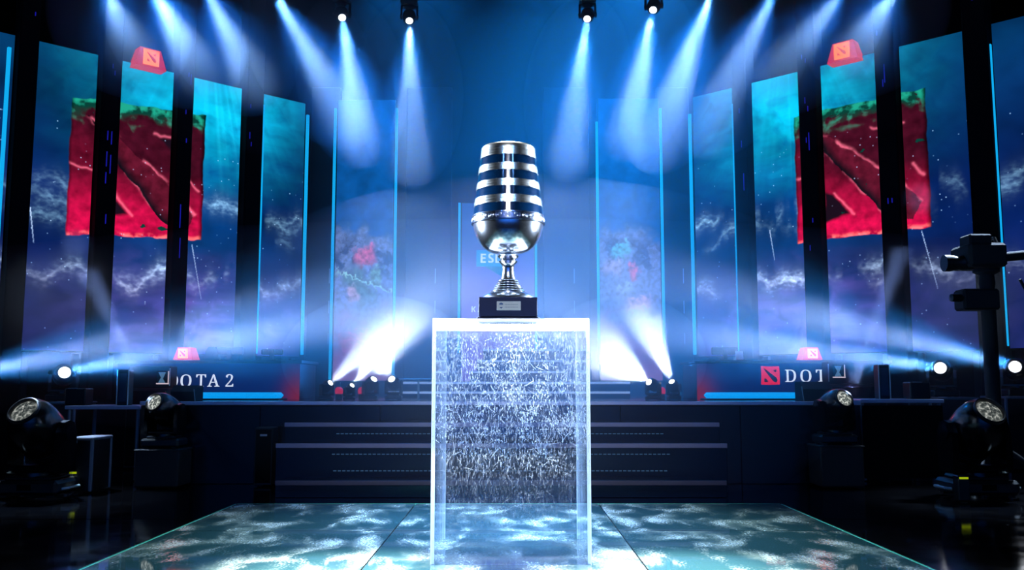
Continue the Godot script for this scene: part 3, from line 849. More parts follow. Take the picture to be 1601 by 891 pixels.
func stage() -> void:
	var t := thing("stage_platform", "long black stage platform with a pale front edge and three low steps before it", "stage", Vector3(-0.085, -0.03, -10.8))
	var dm := mat(Color(0.045, 0.052, 0.075), 0.16)
	dm.roughness_texture = grain(51, 0.03, Color(0.5, 0.5, 0.5), Color(1, 1, 1), 0.2, 0.8)
	dm.uv1_triplanar = true
	var fm := mat(Color(0.045, 0.055, 0.085), 0.20)
	part("deck", box(Vector3(5.23, 0.03, 8.0), 0.004), dm, t, T(Vector3(0, 0.575, 0)))
	part("deck_wing", box(Vector3(7.0, 0.03, 1.45), 0.004), dm, t, T(Vector3(-0.05 + 0.085, 0.575, 1.91)))
	part("wing_front", box(Vector3(0.98, 0.558, 0.03), 0.003), fm, t, T(Vector3(-3.11 + 0.04, 0.28, 2.60)))
	part("wing_front", box(Vector3(0.92, 0.558, 0.03), 0.003), fm, t, T(Vector3(3.075, 0.28, 2.60)))
	var W := [at(1122, 660, 6.52).x - at(443, 660, 6.52).x, at(1135, 692, 6.24).x - at(430, 692, 6.24).x, at(1135, 749, 5.96).x - at(430, 749, 5.96).x]
	# the stage front is a row of plain panels
	var n := 6
	for i in n:
		part("front_panel", box(Vector3(5.23 / n - 0.004, 0.558, 0.03), 0.003), fm, t, T(Vector3(-2.615 + (i + 0.5) * 5.23 / n, 0.28, 3.985)))
	for sx in [-1, 1]: part("side_panel", box(Vector3(0.03, 0.558, 7.96), 0.003), fm, t, T(Vector3(2.6 * sx, 0.28, 0)))
	part("edge_trim", box(Vector3(5.23, 0.028, 0.02), 0.004), M.edge_trim if M.has("edge_trim") else mat(Color(0.75, 0.77, 0.84), 0.3, 0.5), t, T(Vector3(0, 0.578, 4.012)))
	var nose := mat(Color(0.46, 0.46, 0.56), 0.4, 0.2)
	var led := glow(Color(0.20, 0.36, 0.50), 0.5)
	var tops := [0.447, 0.32, 0.105]
	var zs := [6.52, 6.24, 5.96]
	for i in 3:
		var zc: float = 10.8 - zs[i] - 0.14
		var s := part("step", box(Vector3(W[i], tops[i], 0.279), 0.003), fm, t, T(Vector3(0.085 - 0.07, tops[i] / 2, zc)))
		part("nosing", box(Vector3(W[i], 0.030, 0.012), 0.003), nose if i < 2 else mat(Color(0.22, 0.22, 0.30), 0.5), s, T(Vector3(0, tops[i] / 2 - 0.013, 0.146)))
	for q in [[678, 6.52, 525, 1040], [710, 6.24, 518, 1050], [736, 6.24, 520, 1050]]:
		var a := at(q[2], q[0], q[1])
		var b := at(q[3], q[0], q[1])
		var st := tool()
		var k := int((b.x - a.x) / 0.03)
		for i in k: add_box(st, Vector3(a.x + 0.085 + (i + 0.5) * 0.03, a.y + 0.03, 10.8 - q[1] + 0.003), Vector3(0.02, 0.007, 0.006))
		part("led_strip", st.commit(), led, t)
	# stairs in the middle of the deck, up to the violet screen
	var u := thing("upstage_stairs", "white-edged stairs in the middle of the stage, rising behind the acrylic case", "stairs", Vector3(0, 0.56, -9.0))
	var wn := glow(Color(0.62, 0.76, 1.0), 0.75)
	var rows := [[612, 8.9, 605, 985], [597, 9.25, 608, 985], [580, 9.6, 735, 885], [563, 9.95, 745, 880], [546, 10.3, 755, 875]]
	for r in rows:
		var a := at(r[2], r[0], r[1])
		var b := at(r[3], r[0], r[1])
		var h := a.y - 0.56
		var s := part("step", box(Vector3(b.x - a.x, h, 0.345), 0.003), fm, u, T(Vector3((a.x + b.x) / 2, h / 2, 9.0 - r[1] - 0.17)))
		part("glowing_nosing", box(Vector3(b.x - a.x, 0.022, 0.012), 0.003), wn, s, T(Vector3(0, h / 2 - 0.010, 0.176)))  # this glow stands in for light caught by the step edges
	for x in [620, 655]:
		var p := at(x, 600, 8.8)
		part("rail_post", tube([Vector3(p.x, 0.0, 0.25), Vector3(p.x, 0.17, 0.25)], 0.01), M.rim_metal, u)
	var p0 := at(606, 585, 8.75)
	var p1 := at(680, 585, 8.75)
	part("handrail", tube([Vector3(p0.x, 0.175, 0.25), Vector3(p1.x, 0.175, 0.25)], 0.011), M.rim_metal, u)

func desk_picture(flip: bool) -> ImageTexture:
	var im := Image.create(160, 32, false, Image.FORMAT_RGB8)
	for j in 32:
		for i in 160:
			var u := i / 159.0
			if flip: u = 1.0 - u
			var v := j / 31.0
			var c := Color(0.001, 0.006, 0.035).lerp(Color(0.002, 0.016, 0.125), smooth(0.1, 0.7, u) * (1.0 - 0.45 * absf(v - 0.5)))
			var r := exp(-((1.0 - u) * (1.0 - u) / 0.006 + (1.0 - v) * (1.0 - v) / 0.45))
			c = c.lerp(Color(0.20, 0.012, 0.035), r * 0.9)
			im.set_pixel(i, j, c.linear_to_srgb())
	return ImageTexture.create_from_image(im)

func desks() -> void:
	var serif := SystemFont.new()
	serif.font_names = PackedStringArray(["Droid Serif"])
	for side in [0, 1]:
		var z := 8.2
		var a: Vector3 = at([182, 1090][side], 620, z)
		var b: Vector3 = at([468, 1392][side], 620, z)
		var w := b.x - a.x
		var cx := (a.x + b.x) / 2
		var y0 := 0.56
		var top := at(400, 563, z).y - y0
		var t := thing("player_desk", ["dark blue fronted players' desk whose lettering ends in a visible 2, emblem hidden", "dark blue fronted players' desk with a red square emblem before its lettering"][side], "desk", Vector3(cx, y0, -z), "players' desks on the stage")
		part("front_screen", face(w, top - 0.03), screen_mat(desk_picture(side == 1), 1.0), t, T(Vector3(0, top / 2 - 0.015, 0.002)))
		part("desk_body", box(Vector3(w, top - 0.03, 0.06), 0.004), M.black_plastic, t, T(Vector3(0, top / 2 - 0.015, -0.031)))
		part("desk_top", box(Vector3(w + 0.04, 0.03, 0.72), 0.006), M.black_plastic, t, T(Vector3(0, top - 0.015, -0.33)))
		for sx in [-1, 1]: part("side_panel", box(Vector3(0.04, top - 0.03, 0.6), 0.004), M.black_plastic, t, T(Vector3((w / 2 - 0.02) * sx, top / 2 - 0.015, -0.36)))
		var px := [[270, 291, 314.5, 334, 359], [1236, 1260, 1283.5, 1303, 1328]]
		var ly: Array = [604.5, 597]
		var xs := []
		for q in px[side]: xs.append(at(q, 600, z).x - cx)
		xs.insert(4, 0.0)
		letters(t, "DOTA 2", xs, at(300, ly[side], z).y - y0, 0.006, 0.107, serif, M.sign_white)
		var e := at([222, 1204][side], [594, 587][side], z)
		emblem_parts(t, 0.165, Vector3(e.x - cx, e.y - y0, 0.004), M.sign_red, M.sign_dark)
		# a cyan tray of light on the deck before the desk
		var l0 := at([292, 1105][side], 622, 7.75)
		var l1 := at([438, 1274][side], 622, 7.75)
		var ls := thing("light_tray", ["flat cyan light tray on the deck before the desk with the lone 2", "flat cyan light tray on the deck before the desk with the red emblem"][side], "light", Vector3((l0.x + l1.x) / 2, y0, -7.75), "cyan light trays")
		part("tray", box(Vector3(l1.x - l0.x + 0.05, 0.012, 0.30), 0.004), M.black_plastic, ls, T(Vector3(0, 0.006, 0)))
		part("glowing_top", box(Vector3(l1.x - l0.x, 0.05, 0.26), 0.02), glow(Color(0.02, 0.62, 0.96), 1.0), ls, T(Vector3(0, 0.036, 0)))
		area(Vector3((l0.x + l1.x) / 2, y0 + 0.07, -7.75), Basis(Vector3.RIGHT, PI / 2), Vector2(l1.x - l0.x, 0.2), 0.02, Color(0.05, 0.6, 1.0))
	var dy: float = at(400, 563, 8.2).y
	lantern("small red lit box with a square emblem standing on the desk with the lone 2", Vector3(at(293, 562, 8.2).x, dy + 0.055, -8.18), 0.0, 0.17, 0.11)
	lantern("small red lit box with a square emblem standing on the desk with the red emblem", Vector3(at(1264, 556, 8.2).x, dy + 0.055, -8.18), 0.0, 0.17, 0.11)
	monitor("desk_monitor", "black back of a monitor on the desk, beside the dark chair top", Vector3(at(362, 560, 8.6).x, dy, -8.55), PI, 0.24, 0.07, null, "monitors on the players' desks")
	monitor("desk_monitor", "black back of a monitor at the desk's red-tinted end, lone 2 lettering below", Vector3(at(428, 560, 8.6).x, dy, -8.55), PI, 0.20, 0.05, null, "monitors on the players' desks")
	monitor("desk_monitor", "black back of a monitor on the desk with the red emblem", Vector3(at(1131, 560, 8.6).x, dy, -8.55), PI, 0.24, 0.07, null, "monitors on the players' desks")
	var pp := thing("paper_sheet", "small white paper sheet standing on the desk beside a monitor's black back", "paper", Vector3(at(1157, 556, 8.4).x, dy, -8.42))
	part("sheet", box(Vector3(0.07, 0.09, 0.006), 0.001), mat(Color(0.85, 0.87, 0.9), 0.7), pp, T(Vector3(0, 0.044, 0), Basis(Vector3.RIGHT, -0.25)))
	part("holder", box(Vector3(0.08, 0.01, 0.05), 0.002), M.black_plastic, pp, T(Vector3(0, 0.005, 0)))
	# a chair whose rounded top shows over the desk
	var c := thing("gaming_chair", "dark high-backed chair whose rounded top shows over the desk", "chair", Vector3(at(332, 560, 9.2).x, 0.56, -9.2))
	part("backrest", prism([Vector2(-0.06, 0.18), Vector2(0.06, 0.18), Vector2(0.075, 0.36), Vector2(0.06, 0.46), Vector2(0.03, 0.50), Vector2(-0.03, 0.50), Vector2(-0.06, 0.46), Vector2(-0.075, 0.36)], -0.03, 0.03), M.cloth, c)
	part("seat", box(Vector3(0.16, 0.04, 0.17), 0.015), M.cloth, c, T(Vector3(0, 0.17, -0.07)))
	part("gas_column", tube([Vector3(0, 0.02, -0.07), Vector3(0, 0.16, -0.07)], 0.015), M.black_plastic, c)
	for k in 5:
		part("leg", box(Vector3(0.02, 0.02, 0.10), 0.004), M.black_plastic, c, T(Vector3(0, 0.01, -0.07) + Basis(Vector3.UP, k * TAU / 5) * Vector3(0, 0, 0.05), Basis(Vector3.UP, k * TAU / 5)))

func glass_floor() -> void:
	var t := thing("glass_platform", "low glass platform of dirty square teal panes under the acrylic case", "platform", Vector3(-0.02, -0.03, -3.9))
	var mats := []
	for k in 3:
		var d := dirt_texture(71 + k * 5)
		var m := mat(Color.WHITE, 1.0, 0.0, 0.6)
		m.albedo_texture = d[0]
		m.roughness_texture = d[1]
		mats.append(m)
	var rim := mat(Color(0.25, 0.62, 0.52), 0.15, 0.0, 0.6)
	var seam := mat(Color(0.07, 0.16, 0.15), 0.15, 0.0, 0.6)
	var xs := [-1.555, -0.53, 0.515, 1.555]
	var zs := [5.41, 4.40, 3.42, 2.42, 1.42]
	for i in 3:
		for j in 4:
			var w: float = xs[i + 1] - xs[i] - 0.006
			var d: float = zs[j] - zs[j + 1] - 0.006
			var st := tool()
			var c := Vector3((xs[i] + xs[i + 1]) / 2, 0.03, 3.9 - (zs[j] + zs[j + 1]) / 2)
			# top face with its own turn of the dirt picture
			var h := Vector3(w / 2, 0, d / 2)
			var vs := [Vector3(-h.x, 0, -h.z), Vector3(h.x, 0, -h.z), Vector3(h.x, 0, h.z), Vector3(-h.x, 0, h.z)]
			var us := [Vector2(0, 0), Vector2(1, 0), Vector2(1, 1), Vector2(0, 1)]
			var turn := rng.randi_range(0, 1) * 2
			for k in [0, 1, 2, 0, 2, 3]:
				st.set_normal(Vector3.UP)
				st.set_uv(us[(k + turn) % 4])
				st.add_vertex(vs[k])
			var pane := part("glass_pane", st.commit(), mats[(i * 2 + j) % 3], t, T(c))
			part("pane_edge", box(Vector3(w, 0.012, d), 0.001), seam, pane, T(Vector3(0, -0.0065, 0)))
	part("underframe", box(Vector3(3.09, 0.016, 3.97), 0.002), M.black_matte, t, T(Vector3(0, 0.008, 3.9 - 3.415)))
	for sx in [-1, 1]: part("edge_profile", box(Vector3(0.014, 0.030, 3.99), 0.003), rim, t, T(Vector3(1.562 * sx, 0.015, 3.9 - 3.415)))
	for z in [5.418, 1.412]: part("edge_profile", box(Vector3(3.11, 0.030, 0.014), 0.003), rim, t, T(Vector3(0, 0.015, 3.9 - z)))

func acrylic_case() -> void:
	var w := 0.604
	var zf := 3.57
	var h: float = at(798, 498, zf).y
	var t := thing("display_case", "clear scratched acrylic case, square and open below, carrying the silver trophy", "case", Vector3(-0.004, 0.001, -zf - w / 2))
	var clear := StandardMaterial3D.new()
	clear.transparency = BaseMaterial3D.TRANSPARENCY_ALPHA
	clear.albedo_color = Color(0.97, 0.99, 1.0, 0.0)
	clear.roughness = 0.03
	var edge := StandardMaterial3D.new()
	edge.transparency = BaseMaterial3D.TRANSPARENCY_ALPHA
	edge.albedo_color = Color(0.95, 0.98, 1.0, 0.62)
	edge.roughness = 0.45
	edge.backlight_enabled = true
	edge.backlight = Color(0.9, 0.9, 0.9)
	var scratched := func(sd: int, base: float, count: int, low: float) -> StandardMaterial3D:
		var m := StandardMaterial3D.new()
		m.transparency = BaseMaterial3D.TRANSPARENCY_ALPHA
		m.albedo_color = Color(0.93, 0.96, 1.0)
		m.albedo_texture = scratch_texture(sd, base, count, low)
		m.roughness = 0.4
		m.backlight_enabled = true
		m.backlight = Color(0.8, 0.8, 0.8)
		return m
	var th := 0.012
	var sc1: StandardMaterial3D = scratched.call(101, 0.0, 4200, 0.10)
	var sc2: StandardMaterial3D = scratched.call(113, 0.0, 1500, 0.12)
	var sc3: StandardMaterial3D = scratched.call(127, 0.12, 1800, 0.5)
	var panel := func(called: String, pw: float, ph: float, sm: Material, xf: Transform3D) -> void:
		var p := part(called, box(Vector3(pw, ph, th), 0.0), clear, t, xf)
		part("scratched_face", face(pw - 0.004, ph - 0.004), sm, p, T(Vector3(0, 0, th / 2 + 0.0008)))
		for sx in [-1, 1]: part("cut_edge", box(Vector3(0.004, ph, th + 0.001), 0.0), edge, p, T(Vector3((pw / 2 - 0.001) * sx, 0, 0)))
	var ph := h - 0.001 - th
	panel.call("front_panel", w, ph, sc1, T(Vector3(0, ph / 2, w / 2 - th / 2)))
	panel.call("back_panel", w, ph, sc2, T(Vector3(0, ph / 2, -w / 2 + th / 2)))
	for sx in [-1, 1]:
		panel.call("side_panel", w - 2 * th, ph, sc3, T(Vector3((w / 2 - th / 2) * sx, ph / 2, 0), Basis(Vector3.UP, PI / 2 * sx)))
	var topm := StandardMaterial3D.new()
	topm.transparency = BaseMaterial3D.TRANSPARENCY_ALPHA
	topm.albedo_color = Color(0.95, 0.97, 1.0, 0.72)
	topm.roughness = 0.5
	topm.backlight_enabled = true
	topm.backlight = Color(1, 1, 1)
	part("top_panel", box(Vector3(w, th, w), 0.002), topm, t, T(Vector3(0, ph + th / 2 + 0.0005, 0)))

func trophy() -> void:
	var z := 3.76
	var y0: float = at(798, 498, 3.57).y + 0.0015
	var px := 0.002586
	var t := thing("trophy", "tall silver trophy with dark blue stripes on a black plinth, standing on the acrylic case", "trophy", Vector3(at(794.5, 400, z).x, y0, -z))
	var H := func(py: float) -> float: return at(794, py, z).y - y0
	# plinth
	var navy := mat(Color(0.055, 0.07, 0.16), 0.25)
	var ptop: float = H.call(470)
	var st := tool()
	var wp := 46.5 * 2 * px * 0.965
	add_box(st, Vector3(0, (ptop + 0.008) / 2 + 0.004, 0), Vector3(wp, ptop - 0.008, wp), Basis(), 0.002)
	add_box(st, Vector3(0, 0.005, 0), Vector3(wp + 0.014, 0.01, wp + 0.014), Basis(), 0.004)
	part("plinth", st.commit(), navy, t)
	var pl := part("plaque", box(Vector3(38 * px * 0.965, 14.5 * px * 0.965, 0.003), 0.001), mat(Color(0.62, 0.65, 0.64), 0.5), t, T(Vector3(0.003, (H.call(475) + H.call(489)) / 2, wp / 2 + 0.0015)))
	var ink := mat(Color(0.05, 0.25, 0.42), 0.5)
	part("shield_mark", prism([Vector2(-0.008, 0.003), Vector2(0.008, 0.003), Vector2(0.007, 0.009), Vector2(0.0, 0.0115), Vector2(-0.007, 0.009)], 0, 0.001), ink, pl, T(Vector3(-0.030, 0.001, 0.0015)))
	part("shield_mark", prism([Vector2(-0.007, -0.006), Vector2(0.0, -0.013), Vector2(0.007, -0.006)], 0, 0.001), ink, pl, T(Vector3(-0.030, 0.001, 0.0015)))
	var grey := mat(Color(0.45, 0.50, 0.52), 0.6)
	for r in 2:
		var x := -0.016
		for k in 9:
			var w := 0.0035 + 0.0022 * ((k * 7 + r * 3) % 3)
			if x + w > 0.043 - 0.004 * r: break
			part("engraving", box(Vector3(w, 0.003, 0.0006), 0.0), grey, pl, T(Vector3(x + w / 2, 0.005 - r * 0.0105, 0.0018)))
			x += w + 0.0012
	# foot with ridges, stem, knops
	var foot := [Vector2(0, ptop), Vector2(41.5 * px, ptop), Vector2(42.5 * px, H.call(468)), Vector2(41 * px, H.call(465.5)), Vector2(37 * px, H.call(462)), Vector2(32 * px, H.call(459.5)), Vector2(28.5 * px, H.call(457.5))]
	foot.append(Vector2(26.5 * px, H.call(456.5)))
	part("foot", lathe(foot, 64, 28.0), M.chrome, t)
	part("cone", lathe([Vector2(26.5 * px, H.call(457.0)), Vector2(19.0 * px, H.call(446.0)), Vector2(12.0 * px, H.call(436.5))], 64), mat(Color(0.10, 0.11, 0.13), 0.35, 1.0), t)  # dark steel puts the shade of the ring grooves into the colour
	for k in 5:
		var ya := 455.2 - k * 4.0
		var ra := lerpf(27.6, 14.2, pow((k + 0.2) / 5.0, 0.88))
		part("foot_ring", lathe([Vector2((ra - 2.5) * px, H.call(ya + 1.1)), Vector2((ra + 0.3) * px, H.call(ya + 1.2)), Vector2((ra + 0.6) * px, H.call(ya)), Vector2((ra - 0.5) * px, H.call(ya - 1.1)), Vector2((ra - 3.0) * px, H.call(ya - 1.2))], 64, 50.0), M.chrome, t)
	part("stem", lathe([Vector2(12 * px, H.call(437)), Vector2(10.3 * px, H.call(432)), Vector2(9.3 * px, H.call(426)), Vector2(9.0 * px, H.call(420)), Vector2(10 * px, H.call(415)), Vector2(13 * px, H.call(411.5)), Vector2(15 * px, H.call(409)), Vector2(13 * px, H.call(406.8)), Vector2(12 * px, H.call(405.5)), Vector2(14.5 * px, H.call(404)), Vector2(16.8 * px, H.call(401)), Vector2(15 * px, H.call(398.2)), Vector2(11.5 * px, H.call(397))], 48, 40.0), M.chrome, t)
	part("bowl", lathe([Vector2(11.5 * px, H.call(397)), Vector2(24 * px, H.call(395.5)), Vector2(33 * px, H.call(392)), Vector2(40 * px, H.call(387)), Vector2(46 * px, H.call(380)), Vector2(50.5 * px, H.call(372)), Vector2(53.5 * px, H.call(364)), Vector2(55.3 * px, H.call(356)), Vector2(55.8 * px, H.call(351))], 72, 40.0), M.chrome, t)
	# ornamented ring
	var oy0: float = H.call(352.0)
	var oy1: float = H.call(338.5)
	var band := part("ornate_band", lathe([Vector2(56 * px, oy0), Vector2(58.6 * px, oy0 + 0.001), Vector2(58.8 * px, oy0 + 0.005), Vector2(57.3 * px, oy0 + 0.006), Vector2(56.9 * px, oy1 - 0.006), Vector2(58.0 * px, oy1 - 0.005), Vector2(57.8 * px, oy1 - 0.001), Vector2(55.6 * px, oy1)], 72, 20.0), mat(Color(0.55, 0.60, 0.68), 0.2, 1.0), t)
	var med := tool()
	var tor := []
	for k in 9:
		var a := TAU * k / 8.0
		tor.append(Vector2(0.0075 + 0.0016 * cos(a), 0.0016 * sin(a)))
	tor.reverse()
	add_lathe(med, tor, 14, Transform3D(), 90.0)
	add_lathe(med, [Vector2(0.0034, -0.001), Vector2(0.0026, 0.0012), Vector2(0, 0.002)], 10, Transform3D(), 60.0)
	var medal := med.commit()
	var leafm := prism([Vector2(-0.003, -0.008), Vector2(0.0, -0.003), Vector2(0.003, -0.008), Vector2(0.0015, 0.0), Vector2(0.003, 0.008), Vector2(0.0, 0.003), Vector2(-0.003, 0.008), Vector2(-0.0015, 0.0)], -0.001, 0.0016)
	for k in 28:
		var a := TAU * k / 28.0
		var r := 57.3 * px
		part("medallion", medal, M.chrome, band, T(Vector3(sin(a) * r, (oy0 + oy1) / 2, cos(a) * r), Basis(Vector3.UP, a) * Basis(Vector3.RIGHT, PI / 2)))
		a += TAU / 56.0
		part("leaf", leafm, M.chrome, band, T(Vector3(sin(a) * r, (oy0 + oy1) / 2, cos(a) * r), Basis(Vector3.UP, a)))
	# the tapering barrel: dark blue shell between silver hoops
	var py := [338.5, 325.5, 313.0, 300.0, 288.5, 275.0, 263.5, 251.0, 241.0]
	var rad := func(p: float) -> float: return lerpf(55.5, 42.8, (338.5 - p) / (338.5 - 241.0)) * px
	for k in 8:
		var a: float = py[k]
		var b: float = py[k + 1]
		if k % 2 == 0:
			part("blue_stripe", lathe([Vector2(rad.call(a), H.call(a)), Vector2(rad.call(b), H.call(b))], 72), M.blue_gloss, t)
		else:
			part("silver_hoop", lathe([Vector2(rad.call(a) - 0.001, H.call(a)), Vector2(rad.call(a) + 0.0022, H.call(a) + 0.001), Vector2(rad.call(b) + 0.0022, H.call(b) - 0.001), Vector2(rad.call(b) - 0.001, H.call(b))], 72, 20.0), M.satin, t)
	var rt := rad.call(241.0) as float
	part("blue_stripe", lathe([Vector2(rt, H.call(241.0)), Vector2(rt - 0.0015, H.call(236.5))], 72), M.blue_gloss, t)
	part("rim_hoop", lathe([Vector2(rt - 0.002, H.call(241.5)), Vector2(rt + 0.002, H.call(241.0)), Vector2(rt + 0.001, H.call(234.5)), Vector2(rt - 0.004, H.call(231.5)), Vector2(rt - 0.012, H.call(230.5)), Vector2(rt - 0.012, H.call(238))], 72, 40.0), M.satin, t)

func beams() -> void:
	var ice := Color(0.60, 0.79, 1.0)
	var deep := Color(0.10, 0.50, 1.0)
	# the arc of truss that carries the lamps
	var tr := thing("hanging_truss", "black curved lighting truss above the stage, out of the light", "truss", Vector3(0, 4.75, -8.0))
	var list := [
		[165, -14, 7.3, 206, 72, 0.22, "outermost lamp of the curved truss over the torn-end screen"], [238, -16, 7.5, 302, 95, 0.5, "second lamp from the end over the screens with the lantern and the rose banner"], [322, -16, 7.8, 388, 110, 0.5, "third lamp from the end over the screens with the lantern and the rose banner"],
		[430, -8, 8.2, 530, 165, 0.7, "lamp over the slim ocean screen, throwing a slanting beam to the rose banner"], [535, 28, 8.6, 561, 200, 1.0, "lit lamp whose short beam fans over the rose-patched banner screen"], [640, 33, 8.9, 643, 230, 0.9, "lit lamp with a straight upright beam between rose banner and trophy"],
		[918, 30, 8.9, 892, 220, 1.0, "lit lamp with a broad beam next to the trophy, falling before the dark flat"], [1021, 16, 8.6, 985, 190, 0.9, "lit lamp whose beam fans over the teal-patched banner screen"],
		[1112, -8, 8.2, 1036, 200, 1.0, "lamp throwing a slanting beam to the cyan strip of the teal banner"], [1212, -14, 7.8, 1118, 175, 0.6, "lamp throwing a slanting beam over the slim ocean screen by the teal banner"], [1320, -16, 7.5, 1222, 105, 0.3, "lamp over the turquoise-topped screen, beam slanting off the frame's top"], [1402, -16, 7.3, 1345, 72, 0.3, "outermost lamp of the truss over the emblem's torn green corner"]]
	var knots := []
	for q in list:
		var p := at(q[0], q[1], q[2])
		var e := at(q[3], q[4], q[2] - 1.5)
		var d := (e - p).normalized()
		var l: Vector3 = moving_head("truss_light", p, true, d, 0.42, M.white_lamp, q[6], "lamps on the curved truss")
		spot(l + d * 0.01, d, 240.0 * q[5], 5.0, ice, 0.03, 1.0)
		spot(l + d * 0.012, d, 50.0 * q[5], 11.0, deep, 0.03, 1.0)
		var len := (e - p).length()
		haze("smoke_puff", p + d * len * 0.55, Vector3(0.95, len * 1.3, 0.95), 0.11, Color(0.95, 0.97, 1.0), along(d))
		knots.append(p + Vector3(0, 0.36, 0))
	knots.push_front(knots[0] + Vector3(-0.6, 0.0, 0.5))
	knots.push_back(knots[knots.size() - 1] + Vector3(0.6, 0.0, 0.5))
	var tops := []
	for k in knots.size(): tops.append(Vector3(knots[k].x, maxf(knots[k].y, 4.55), knots[k].z) - Vector3(0, 4.75, -8.0))
	for o in [[0.0, 0.0], [0.0, 0.28], [0.28, 0.0], [0.28, 0.28]]:
		var pts := []
		for q in tops: pts.append(q + Vector3(0, o[0], -o[1]))
		part("chord", tube(pts, 0.025), M.black_plastic, tr)
	for k in tops.size() - 1:
		part("brace", tube([tops[k], tops[k + 1] + Vector3(0, 0.28, 0)], 0.012), M.black_plastic, tr)
	for x in [-3.0, -1.0, 1.0, 3.0]:
		part("hoist_chain", tube([Vector3(x, 0.1, -0.2), Vector3(x, 3.2, -0.2)], 0.01), M.black_plastic, tr)
	# clusters on the deck
	for q in [[517, 598, 7.45, 600, 520, 24.0, 8.0, "small lamp at the outer end of the four-lamp row on the deck"], [551, 602, 7.4, 628, 505, 30.0, 9.0, "second lamp of the four-lamp row on the deck, brightest, low fan"], [585, 592, 7.6, 650, 500, 22.0, 9.0, "third lamp of the four-lamp row on the deck, half hidden in its fan"], [612, 592, 7.65, 585, 540, 10.0, 12.0, "last lamp of the four-lamp row, nearest the acrylic case"],
			[1014, 597, 7.45, 945, 552, 34.0, 13.0, "deck lamp throwing a wide white fan towards the acrylic case"], [1050, 596, 7.5, 1012, 510, 34.0, 8.5, "deck lamp throwing a steep white beam under the teal banner"]]:
		var p := at(q[0], q[1], q[2])
		var e := at(q[3], q[4], q[2] - 0.45)
		var d := (e - p).normalized()
		var k := (p.y - 0.56) / (0.40 + 0.225 * d.y)
		var base := Vector3(p.x - d.x * 0.225 * k, 0.56, p.z - d.z * 0.225 * k)
		var l := moving_head("deck_light", base, false, d, k, M.white_lamp, q[7], "small lamps on the deck")
		spot(l + d * 0.005, d, q[5] * 0.6, q[6] * 1.7, Color(0.80, 0.87, 1.0), 0.02, 1.0)
	for q in [[590, 560, 7.3, 1.5, 1.0], [975, 560, 7.3, 1.3, 1.0]]:
		haze("smoke_puff", at(q[0], q[1], q[2]), Vector3(q[3], q[4], 1.0), 0.42)
	# small red indicator lamps among them
	for q in [[530, 608, "small red lamp on the deck under the row of four lamps"], [566, 602, "dim red lamp among the row of four lamps on the deck"], [1034, 603, "small red lamp on the deck between the two fan lamps"]]:
		var p := at(q[0], q[1], 7.7)
		var r := thing("indicator_lamp", q[2], "lamp", Vector3(p.x, 0.56, p.z), "red indicator lamps")
		part("base", box(Vector3(0.05, 0.05, 0.05), 0.006), M.black_plastic, r, T(Vector3(0, 0.025, 0)))
		part("red_dome", lathe([Vector2(0.032, 0), Vector2(0.034, 0.03), Vector2(0.024, 0.05), Vector2(0, 0.058)], 20, 60.0), glow(Color(0.85, 0.05, 0.22), 0.7), r, T(Vector3(0, 0.05, 0)))

